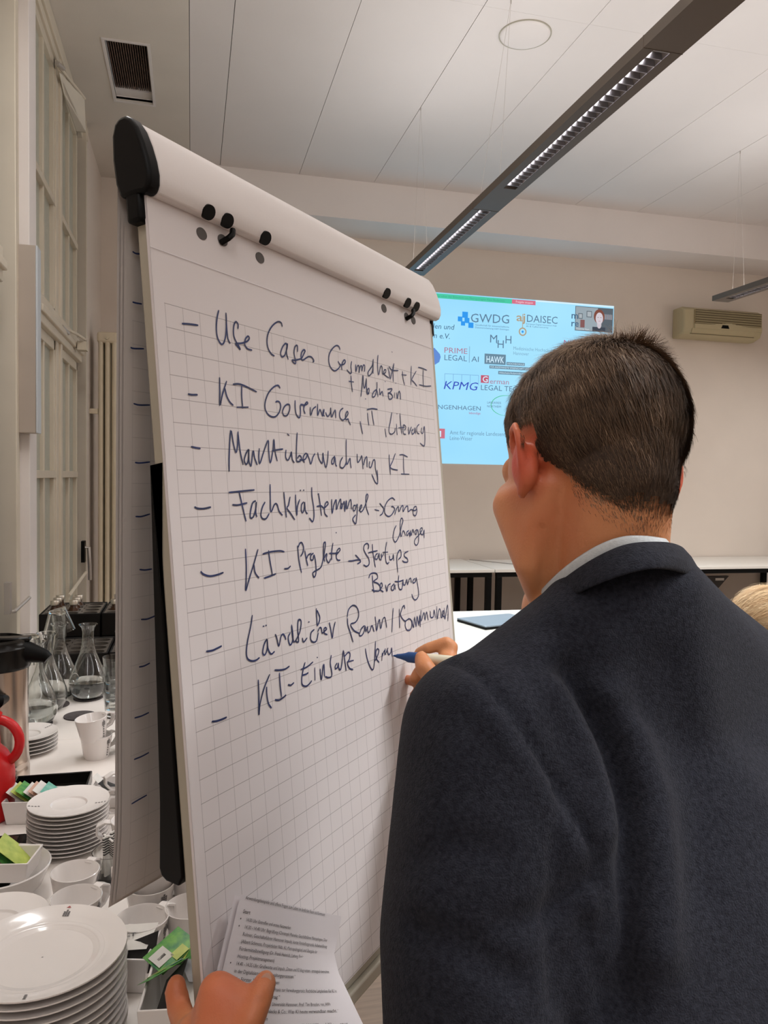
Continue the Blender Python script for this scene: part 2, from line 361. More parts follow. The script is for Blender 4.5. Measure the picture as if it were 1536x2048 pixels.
# ------------------------------------------------------------------ pendant luminaires
tube_m = emis('lamp_tube', (1.0, .93, .95), 7.0)
def area(name, loc, sx, sy, e, up=False, col=TINT, spread=180):
    l = bpy.data.lights.new(name, 'AREA'); l.shape = 'RECTANGLE'; l.size = sx; l.size_y = sy; l.energy = e; l.color = col; l.spread = math.radians(spread)
    o = bpy.data.objects.new(name, l); COL.objects.link(o); o.location = loc
    if up: o.rotation_euler = (math.pi, 0, 0)
    return o
def luminaire(xc, y0, y1, louvres, wires, label):
    zb = 3.065; hw = .0775; zt = zb + .042
    t = thing('pendant_luminaire', label, 'ceiling lamp', (xc, (y0 + y1) / 2, zb), 'long grey pendant luminaires')
    h = MB(); cuts = sorted(louvres); segs = []; a = y0
    for l0, l1 in cuts: segs.append((a, l0)); a = l1
    segs.append((a, y1))
    h.box((xc - hw, y0, zb), (xc - .034, y1, zt)); h.box((xc + .034, y0, zb), (xc + hw, y1, zt)); h.box((xc - .034, y0, zt - .006), (xc + .034, y1, zt))
    for a, b in segs: h.box((xc - .034, a, zb), (xc + .034, b, zt - .006))
    for l0, l1 in cuts: h.box((xc - hw - .0012, l0 - .004, zb - .0012), (xc + hw + .0012, l0 - .001, zt + .001))
    obj('housing', h, 'lum', t)
    for l0, l1 in cuts:
        n = max(4, int((l1 - l0) / .046)); d = (l1 - l0) / n
        g = MB()
        for k in range(n):
            y = l0 + k * d
            g.add([(xc - .033, y + .004, zb + .001), (xc + .033, y + .004, zb + .001), (xc + .033, y + .012, zb + .030), (xc - .033, y + .012, zb + .030),
                   (xc - .033, y + .007, zb + .001), (xc + .033, y + .007, zb + .001), (xc + .033, y + .014, zb + .030), (xc - .033, y + .014, zb + .030)],
                  [(0, 1, 2, 3), (7, 6, 5, 4), (0, 4, 5, 1), (1, 5, 6, 2), (2, 6, 7, 3), (3, 7, 4, 0)])
        g.box((xc - .0335, l0, zb + .001), (xc - .0330, l1, zb + .003)); g.box((xc + .0330, l0, zb + .001), (xc + .0335, l1, zb + .003))
        obj('louvre', g, 'louvre', t)
        area('lamp_in', (xc, (l0 + l1) / 2, zb - .002), .06, l1 - l0 - .02, IN_W * (l1 - l0), spread=104)
        obj('lamp_tube', MB().tube([(xc - .006, l0 + .02, zb + .0335), (xc - .006, l1 - .02, zb + .0335)], .0025, 8), tube_m, t)
        area('lamp_fill_up', (xc, (l0 + l1) / 2, zt + .012), .12, l1 - l0, UP_W * (l1 - l0), True)
    for (xt, yw) in wires:
        g = MB()
        for s in (-1, 1): g.tube([(xt, yw, ZC), (xc + s * .055, yw, zt)], .0009, 5)
        obj('suspension_wire', g, 'wire', t)
        obj('ceiling_hook', MB().tube([(xt, yw, ZC), (xt, yw, ZC - .02)], .004, 8), 'wire', t)
    return t
luminaire(1.597, -2.6, 5.62, [(-1.9, -.55), (-.2, 1.15), (2.48, 3.83), (4.17, 5.50)], [(1.577, 5.45), (1.70, 4.12), (1.6, .8), (1.6, -2.2)], 'long grey pendant lamp running across the picture above the flip chart')
luminaire(4.26, -2.6, 5.66, [(-1.9, -.55), (-.2, 1.15), (2.2, 3.5), (4.2, 5.55)], [(4.23, 5.44), (4.26, 3.9), (4.26, 0)], 'grey pendant lamp whose end hangs in front of the air conditioner')
area('fill_down', (3.0, -.6, 3.05), .5, 2.4, FILL_W * 1.6); area('fill_down', (1.0, -1.6, 3.05), .5, 2.0, FILL_W * 1.0)  # fill lights added behind the camera, without any fixture
area('fill_down', (-.25, -1.3, 3.3), .4, 2.0, FILL_W * 2.1); area('fill_down', (-.30, 2.4, 3.75), .25, 1.6, FILL_W * 2.8); area('fill_down', (6.2, 4.4, 3.05), .3, 3.0, FILL_W * 8.5); area('lamp_fill_up', (.30, 1.4, 3.1), .5, 2.2, FILL_W * 4.6, True); area('lamp_fill_up', (3.0, -.6, 3.08), .5, 2.4, FILL_W * 2.0, True); area('lamp_fill_up', (3.0, 3.0, 3.08), .3, 4.5, FILL_W * 1.6, True)  # more added fill, out of view, for table, back wall and ceiling

# ------------------------------------------------------------------ air conditioner
t = thing('air_conditioner', 'yellowed wall air conditioner high on the back wall', 'air conditioner', (5.4, YB, 3.1))
pf = [(5.0, YB, 3.42), (5.0, 7.30, 3.42), (5.0, 7.245, 3.39), (5.0, 7.235, 3.20), (5.0, 7.26, 3.135), (5.0, 7.36, 3.105), (5.0, YB, 3.105)]
AX0, AX1 = 5.02, 5.99
pf = [(AX0, y, z) for _, y, z in pf]
obj('casing', MB().sweep(pf, (AX0, 0, 0), (AX1, 0, 0)), 'acm', t, bevel=.018, seg=3)
for k in range(12):
    z = 3.385 - k * .0125
    obj('slat', MB().box((AX0 + .13, 7.222, z - .0035), (AX1 - .03, 7.245, z + .002)), 'acm' if k % 2 else 'acd', t)
obj('grille_back', MB().box((AX0 + .12, 7.232, 3.235), (AX1 - .02, 7.24, 3.39)), mat('aircon_grille', (.36, .29, .16), .6, noise=.1), t)
fl = MB(); n = 20
for k in range(n):
    a, b = AX0 + .12 + k * (AX1 - AX0 - .14) / n, AX0 + .12 + (k + 1) * (AX1 - AX0 - .14) / n
    za = 3.236 + .026 * math.exp(-((k + .5) / n - .5) ** 2 / .03)
    fl.box((a, 7.221, 3.19), (b, 7.238, za))
obj('front_band', fl, 'acm', t)
obj('display', MB().add([(5.46, 7.219, 3.205), (5.56, 7.219, 3.205), (5.545, 7.219, 3.240), (5.475, 7.219, 3.240), (5.46, 7.225, 3.205), (5.56, 7.225, 3.205), (5.545, 7.225, 3.240), (5.475, 7.225, 3.240)],
    [(0, 1, 2, 3), (4, 5, 6, 7), (0, 1, 5, 4), (1, 2, 6, 5), (2, 3, 7, 6), (3, 0, 4, 7)]), 'black', t)
obj('air_flap', MB().obox(((AX0 + AX1) / 2, 7.243, 3.168), ((AX1 - AX0) / 2 - .10, 0, 0), (0, .004, -.002), (0, .010, -.022)), 'acm', t)
obj('outlet_gap', MB().obox(((AX0 + AX1) / 2, 7.262, 3.142), ((AX1 - AX0) / 2 - .09, 0, 0), (0, .004, 0), (0, .0, .006)), 'acd', t)
# ------------------------------------------------------------------ projection
SX0, SX1, SZ0, SZ1, SY = 1.28, 4.316, 1.709, 3.406, YB - .004
t = thing('projected_slide', 'bright blue projected slide with partner logos on the back wall', 'projection', (2.8, SY, 1.7))
sm = bpy.data.materials.new('projected_blue'); sm.use_nodes = True
nt = sm.node_tree
for n_ in list(nt.nodes): nt.nodes.remove(n_)
o_ = nt.nodes.new('ShaderNodeOutputMaterial'); e_ = nt.nodes.new('ShaderNodeEmission'); tcn = nt.nodes.new('ShaderNodeTexCoord'); nz = nt.nodes.new('ShaderNodeTexNoise'); rp = nt.nodes.new('ShaderNodeValToRGB')
nz.inputs['Scale'].default_value = .8
rp.color_ramp.elements[0].color = (.30, .66, .93, 1); rp.color_ramp.elements[1].color = (.38, .74, .95, 1); rp.color_ramp.elements[0].position = .35; rp.color_ramp.elements[1].position = .65
nt.links.new(tcn.outputs['Object'], nz.inputs['Vector']); nt.links.new(nz.outputs[0], rp.inputs[0]); nt.links.new(rp.outputs[0], e_.inputs[0]); nt.links.new(e_.outputs[0], o_.inputs[0])
obj('slide_area', MB().box((SX0, SY, SZ0), (SX1, SY + .004, SZ1)), sm, t)
E_ = {}
def em(c):
    if c not in E_: E_[c] = emis('slide_ink', c, 1.)
    return E_[c]
GREY, ORA, BLU, REDC, GRN, DARK, WHT = (.11, .20, .30), (.42, .32, .20), (.035, .30, .80), (.42, .12, .22), (.07, .55, .35), (.06, .13, .22), (.62, .82, .95)
LY = {'v': 0.}
def srect(name, x0, z0, x1, z1, c, lift=1):
    y = SY - .0012 * lift
    return obj(name, MB().add([(x0, y, z0), (x1, y, z0), (x1, y, z1), (x0, y, z1)], [(0, 1, 2, 3)]), em(c), t)
def stext(s, x, z, size, c, width=None, bold=False, italic=0., tilt=0., name='lettering'):
    mb = MB(); y = SY - .004
    put_text(mb, s, size, lambda a, b: (x + a, y, z + b + a * tilt), width, bold, italic)
    return obj(name, mb, em(c), t)
srect('banner', SX0, 3.35, 3.16, 3.396, GRN); srect('banner', 3.16, 3.352, 3.42, 3.396, (.62, .16, .24)); srect('banner', 3.42, 3.39, SX1, 3.406, WHT)
stext('Sie sehen den Bildschirm von Metropolregion Klaus Biederstein', 2.36, 3.362, .03, (.05, .35, .22), .72); stext('Freigabe stoppen', 3.2, 3.364, .03, (.85, .65, .70), .19)
stext('GWDG', 2.712, 3.135, .125, GREY, .42, tilt=.03); stext('Gesellschaft für wissenschaftliche', 2.766, 3.104, .024, GREY, .368); stext('Datenverarbeitung mbH Göttingen', 2.766, 3.078, .024, GREY, .368)
for (x, z, s_) in ((2.658, 3.205, .030), (2.606, 3.160, .024), (2.638, 3.118, .022), (2.722, 3.105, .027), (2.679, 3.150, .026)): srect('logo_square', x - s_ , z - s_, x + s_, z + s_, BLU)
stext('aj', 3.209, 3.180, .12, ORA, .10, bold=True); stext('DAISEC', 3.32, 3.178, .105, GREY, .35); stext('European Digital Innovation Hub', 3.32, 3.150, .022, GREY, .34); stext('AI & Cybersecurity', 3.32, 3.126, .022, GREY, .25)
srect('logo_line', 3.279, 3.118, 3.286, 3.255, ORA)
def disc(x, z, r0, r1, c, lift=1, nm='logo_ring'):
    mb = MB(); n = 28; y = SY - .0012 * lift; vs = []; 
    for k in range(n):
        a = 2 * math.pi * k / n; vs += [(x + r0 * math.cos(a), y, z + r0 * math.sin(a)), (x + r1 * math.cos(a), y, z + r1 * math.sin(a))]
    mb.add(vs, [(2 * k, 2 * k + 1, (2 * k + 3) % (2 * n), (2 * k + 2) % (2 * n)) for k in range(n)]); obj(nm, mb, em(c), t)
disc(3.285, 3.075, .030, .043, ORA); disc(3.285, 3.075, .0005, .012, BLU)
stext('m', 3.822, 3.245, .10, DARK, .08, bold=True); stext('re', 3.822, 3.165, .10, DARK, .09, bold=True)
stext('Metropolen und', 2.05, 3.048, .075, DARK, .49, italic=.15); stext('Region e.V.', 2.155, 2.955, .075, DARK, .345, italic=.15)
stext('M', 2.922, 2.945, .115, GREY, .085); stext('H', 3.005, 2.895, .115, GREY, .075); stext('H', 3.090, 2.945, .115, GREY, .072); srect('logo_line', 3.0, 2.94, 3.02, 2.945, GREY)
stext('Medizinische Hochschule', 3.184, 2.885, .05, (.20, .38, .50), .45); stext('Hannover', 3.184, 2.835, .05, (.20, .38, .50), .175)
stext('N|S|I', 3.742, 2.968, .075, REDC, .18)
for k, x in enumerate((3.945, 3.985, 4.025, 4.055, 4.078, 4.098, 4.115, 4.130)): srect('logo_line', x, 2.955, x + .004, 3.04, GREY)
srect('logo_line', 3.742, 2.93, 3.92, 2.934, REDC)
stext('PRIME', 2.44, 2.815, .078, (.40, .20, .28), .25); stext('LEGAL', 2.442, 2.742, .078, GREY, .245); stext('AI', 2.735, 2.742, .078, GREY, .078); srect('logo_line', 2.711, 2.73, 2.715, 2.893, GREY)
sh = MB(); sh.add([(x, SY - .0012, z) for x, z in ((2.34, 2.86), (2.40, 2.80), (2.41, 2.77), (2.395, 2.72), (2.35, 2.69), (2.30, 2.72), (2.29, 2.80))], [tuple(range(7))]); obj('logo_shield', sh, em((.12, .25, .62)), t)
srect('logo_block', 2.876, 2.727, 3.107, 2.831, (.14, .24, .32)); stext('HAWK', 2.892, 2.744, .092, WHT, .195, bold=True)
srect('logo_block', 3.116, 2.727, 3.318, 2.758, (.14, .24, .32)); stext('HOCHSCHULE', 3.125, 2.733, .026, WHT, .185)
srect('logo_block', 2.931, 2.684, 3.46, 2.715, (.14, .24, .32)); stext('FÜR ANGEWANDTE WISSENSCHAFT UND KUNST', 2.94, 2.690, .026, WHT, .505)
srect('logo_block', 3.028, 2.630, 3.42, 2.663, (.14, .24, .32)); stext('Hildesheim/Holzminden/Göttingen', 3.037, 2.638, .026, WHT, .36)
stext('KPMG', 2.437, 2.455, .115, (.05, .09, .48), .36, italic=.25)
for x in (2.455, 2.545, 2.635, 2.725, 2.815):
    srect('logo_line', x, 2.505, x + .003, 2.609, (.12, .25, .50))
srect('logo_line', 2.455, 2.606, 2.818, 2.609, (.12, .25, .50))
srect('logo_block', 2.841, 2.535, 2.927, 2.612, (.50, .10, .16)); stext('G', 2.856, 2.543, .085, WHT, .06, bold=True); stext('erman', 2.936, 2.530, .075, (.40, .20, .28), .21); stext('LEGAL TECH', 2.838, 2.462, .075, GREY, .46)
stext('LANGENHAGEN', 2.30, 2.253, .062, GREY, .546); stext('lebendige', 2.72, 2.214, .034, REDC, .124)
stext('LANDKREIS', 2.913, 2.328, .032, GREY, .153); stext('NORTHEIM', 2.913, 2.290, .032, GREY, .153)
ar = MB(); vs = []; n = 20
for k in range(n + 1):
    a = math.radians(40 + 250 * k / n); vs += [(3.12 + .165 * math.cos(a), SY - .0012, 2.315 + .105 * math.sin(a)), (3.12 + .158 * math.cos(a), SY - .0012, 2.315 + (.105 - .008 * math.sin(math.pi * k / n)) * math.sin(a))]
ar.add(vs, [(2 * k, 2 * k + 1, 2 * k + 3, 2 * k + 2) for k in range(n)]); obj('logo_arc', ar, em((.08, .50, .25)), t)
srect('logo_shield', 2.36, 1.96, 2.47, 2.058, (.55, .16, .22)); srect('logo_horse', 2.40, 1.975, 2.43, 2.035, WHT, 2)
stext('Amt für regionale Landesentwicklung', 2.521, 2.003, .058, (.16, .30, .42), .78); stext('Leine-Weser', 2.519, 1.948, .058, (.16, .30, .42), .244)
# video tile in the slide
srect('video_tile', 3.870, 3.125, 4.308, 3.378, (.10, .12, .14), 1); srect('video_wall', 3.876, 3.131, 4.13, 3.372, (.30, .36, .40), 2)
srect('picture_frame', 3.905, 3.25, 3.955, 3.305, (.10, .12, .14), 2.5); srect('picture_frame', 3.912, 3.257, 3.948, 3.298, (.38, .42, .45), 3)
srect('picture_frame', 4.00, 3.27, 4.06, 3.335, (.10, .12, .14), 2.5); srect('picture_frame', 4.007, 3.277, 4.053, 3.328, (.38, .42, .45), 3)
srect('video_chair', 3.93, 3.16, 3.98, 3.24, (.22, .10, .10), 2.5)
for k in range(14):
    srect('video_book', 4.20 + .007 * k, 3.26 + .0, 4.205 + .007 * k, 3.31 + .004 * (k % 3), [(.3, .3, .35), (.35, .25, .22), (.2, .28, .35)][k % 3], 2.5)
def oval(nm, x, z, rx, rz, c, lift):
    n = 24; y = SY - .0012 * lift
    obj(nm, MB().add([(x + rx * math.cos(2 * math.pi * k / n), y, z + rz * math.sin(2 * math.pi * k / n)) for k in range(n)], [tuple(range(n))]), em(c), t)
oval('video_hair', 4.145, 3.285, .062, .075, (.20, .07, .05), 3); oval('video_face', 4.148, 3.265, .043, .062, (.60, .55, .60), 3.3); srect('video_shoulder', 4.07, 3.131, 4.22, 3.175, (.05, .06, .08), 3.1); oval('video_neck', 4.148, 3.20, .025, .04, (.55, .50, .55), 3.2)
srect('video_eye', 4.125, 3.272, 4.14, 3.277, (.2, .15, .15), 3.6); srect('video_eye', 4.158, 3.272, 4.173, 3.277, (.2, .15, .15), 3.6); srect('video_mouth', 4.137, 3.235, 4.161, 3.239, (.4, .15, .18), 3.6)
stext('Susanne Gast', 3.885, 3.137, .022, (.7, .75, .8), .15)
# ------------------------------------------------------------------ desks at the back wall and the white table
def desk(x0, x1, y0, y1, ztop, label, leg=.05, grp=None):
    t = thing('desk', label, 'desk', ((x0 + x1) / 2, (y0 + y1) / 2, 0), grp)
    obj('desktop', MB().box((x0, y0, ztop - .028), (x1, y1, ztop)), 'desk', t, bevel=.002)
    obj('rail', MB().box((x0 + .02, y0 + .01, ztop - .07), (x1 - .02, y0 + .06, ztop - .028)), 'black', t)
    obj('rail', MB().box((x0 + .02, y1 - .06, ztop - .07), (x1 - .02, y1 - .01, ztop - .028)), 'black', t)
    for a in (x0 + .02, x1 - .02 - leg):
        for b in (y0 + .01, y1 - .06): obj('leg', MB().box((a, b, 0), (a + leg, b + .05, ztop - .07)), 'black', t, bevel=.003)
    return t
G = 'white desks along the back wall'
desk(1.30, 2.665, 6.53, 7.43, .743, 'white desk below the left half of the slide, behind the flip chart', grp=G)
desk(2.675, 3.95, 6.53, 7.33, .743, 'white desk at the back wall behind the head of the writing man', grp=G)
desk(3.96, 6.3, 6.55, 7.43, .743, 'white desk at the back wall to the right of the writing man', grp=G)
t = thing('cable', 'thin cable lying on the white desk behind the man', 'cable', (2.8, 7.2, .75))
obj('cord', MB().tube([(2.72, 7.33, .748), (2.85, 7.15, .747), (2.98, 6.95, .747), (3.1, 6.8, .747)], .005, 6), 'wire', t)
tag(obj('leaning_panel', MB().add([(4.55, 6.75, .62), (5.30, 6.75, .62), (4.95, 6.75, .26), (4.55, 6.75, .26), (4.55, 6.79, .62), (5.30, 6.79, .62), (4.95, 6.79, .26), (4.55, 6.79, .26)],
    [(0, 1, 2, 3), (7, 6, 5, 4), (0, 4, 5, 1), (1, 5, 6, 2), (2, 6, 7, 3), (3, 7, 4, 0)]).box((4.55, 6.75, 0), (4.93, 6.79, .26)), mat('dark_panel', (.035, .028, .024), .4, noise=.2), bevel=.002), 'dark panel with a small white sticker standing under the right desk', 'panel')
pn = bpy.data.objects['leaning_panel']
obj('sticker', MB().box((5.14, 6.747, .575), (5.24, 6.7505, .60)), 'sach', pn)
t = thing('table', 'white table with a laptop on it, just right of the flip chart', 'table', (1.9, 3.8, 0))
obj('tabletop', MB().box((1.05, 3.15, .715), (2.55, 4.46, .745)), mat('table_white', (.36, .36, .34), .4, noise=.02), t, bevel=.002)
for a in (1.1, 2.44):
    for b in (3.2, 4.35): obj('leg', MB().box((a, b, 0), (a + .05, b + .05, .715)), 'black', t)
t = thing('laptop', 'closed blue-grey laptop lying on the white table', 'laptop', (1.75, 4.0, .745))
lx = np.array([1.466, 4.133]); d1 = np.array([.36, .10]); d2 = np.array([.07, -.26])
for nm, z0_, z1_, m_ in (('base', .747, .757, 'black'), ('lid', .758, .766, 'laptop')):
    c4 = [lx, lx + d1, lx + d1 + d2, lx + d2]
    obj(nm, MB().add([(*p, z0_) for p in c4] + [(*p, z1_) for p in c4], [(0, 1, 2, 3), (4, 5, 6, 7), (0, 1, 5, 4), (1, 2, 6, 5), (2, 3, 7, 6), (3, 0, 4, 7)]), m_, t, bevel=.002)
# ------------------------------------------------------------------ flip chart
BO = np.array([-0.02835, .85107, 1.72908]); _y, _t, _r = 0.832014, 0.101673, -0.002764
_h = np.array([math.cos(_y), math.sin(_y), 0]); _n = np.array([math.sin(_y), -math.cos(_y), 0])
_v = np.array([0, 0, -1]) * math.cos(_t) + _n * math.sin(_t)
BH, BV = _h * math.cos(_r) + _v * math.sin(_r), _v * math.cos(_r) - _h * math.sin(_r)
BN = np.cross(BV, BH); BN = BN if BN @ _n > 0 else -BN
def bp(u, w, k=0.): return BO + BH * u + BV * w + BN * k
FC = thing('flip_chart', 'white flip chart with blue handwritten notes on squared paper', 'flip chart', (.12, 1.26, 0))
def bbox(mb, u0, u1, w0, w1, k0, k1):
    return mb.add([bp(u, w_, k) for u in (u0, u1) for w_ in (w0, w1) for k in (k0, k1)], [(0, 1, 3, 2), (4, 6, 7, 5), (0, 4, 5, 1), (2, 3, 7, 6), (0, 2, 6, 4), (1, 5, 7, 3)])
obj('board', bbox(MB(), -.010, .694, -.105, .868, -.022, -.0045), 'frame', FC, bevel=.003)
obj('tray', bbox(MB(), -.010, .694, .868, .886, -.022, .004), 'frame', FC, bevel=.003)
# top sheet (slight bow near the binding) with its grid
def paper_sheet(nm, u0, u1, w0, w1, kf, m, nu=14, nw=24, parent=FC):
    mb = MB(); uvs = []
    P = [[bp(u0 + (u1 - u0) * i / nu, w0 + (w1 - w0) * j / nw, kf((u0 + (u1 - u0) * i / nu), (w0 + (w1 - w0) * j / nw))) for j in range(nw + 1)] for i in range(nu + 1)]
    mb.grid(P); o = obj(nm, mb, m, parent)
    uvl = o.data.uv_layers.new(name='board')
    co = [((u0 + (u1 - u0) * i / nu), (w0 + (w1 - w0) * j / nw)) for i in range(nu + 1) for j in range(nw + 1)]
    for lp in o.data.loops: uvl.data[lp.index].uv = co[lp.vertex_index]
    return o
obj('paper_pad', bbox(MB(), -.0148, .672, -.118, .850, -.0043, -.0008), 'sheet', FC)
paper_sheet('paper_sheet', -.0155, .6725, -.120, .852, lambda u, w_: .0002 + (.0015 * max(0, (w_ - .45)) if u < .02 else 0), 'paper')
# pages folded over the back, hanging straight down
HB = np.array([0, 0, -1.0])
def back(u, s, k): return bp(u, -.13, -.0372) + HB * s - np.array([BN[0], BN[1], 0]) * k
for q in range(3):
    mb = MB(); nu, nw = 8, 20; co = []
    P = []
    for i in range(nu + 1):
        r_ = []
        for j in range(nw + 1):
            u = -.017 + .002 * q + .687 * i / nu; s = (.782 - .004 * q) * j / nw
            flare = .010 * (1 - i / nu) ** 3 * max(0, (s - .66) / .12) ** 2
            r_.append(back(u, s, .002 * math.sin(s * 3) - .003 * q + flare)); co.append((.66 - u, s - .14))
        P.append(r_)
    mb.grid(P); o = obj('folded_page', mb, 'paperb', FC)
    uvl = o.data.uv_layers.new(name='board')
    for lp in o.data.loops: uvl.data[lp.index].uv = co[lp.vertex_index]
def ribbon(mb, pts, wd, nrm, smooth=True, taper=True):
    P = [np.array(p, float) for p in pts]
    if smooth and len(P) > 2:
        Q = [P[0] * 2 - P[1]] + P + [P[-1] * 2 - P[-2]]; out = []
        for i in range(1, len(Q) - 2):
            for k in range(4):
                t_ = k / 4; a, b, c, d = Q[i - 1:i + 3]
                out.append(.5 * ((2 * b) + (c - a) * t_ + (2 * a - 5 * b + 4 * c - d) * t_ ** 2 + (3 * b - a - 3 * c + d) * t_ ** 3))
        P = out + [P[-1]]
    vs = []; n = len(P)
    for i, p in enumerate(P):
        d = P[min(i + 1, n - 1)] - P[max(i - 1, 0)]; L_ = np.linalg.norm(d) or 1; s = np.cross(nrm, d / L_)
        w_ = wd * (.75 if taper and i in (0, n - 1) else 1)
        vs += [p + s * w_ / 2, p - s * w_ / 2]
    mb.add(vs, [(2 * i, 2 * i + 1, 2 * i + 3, 2 * i + 2) for i in range(n - 1)])
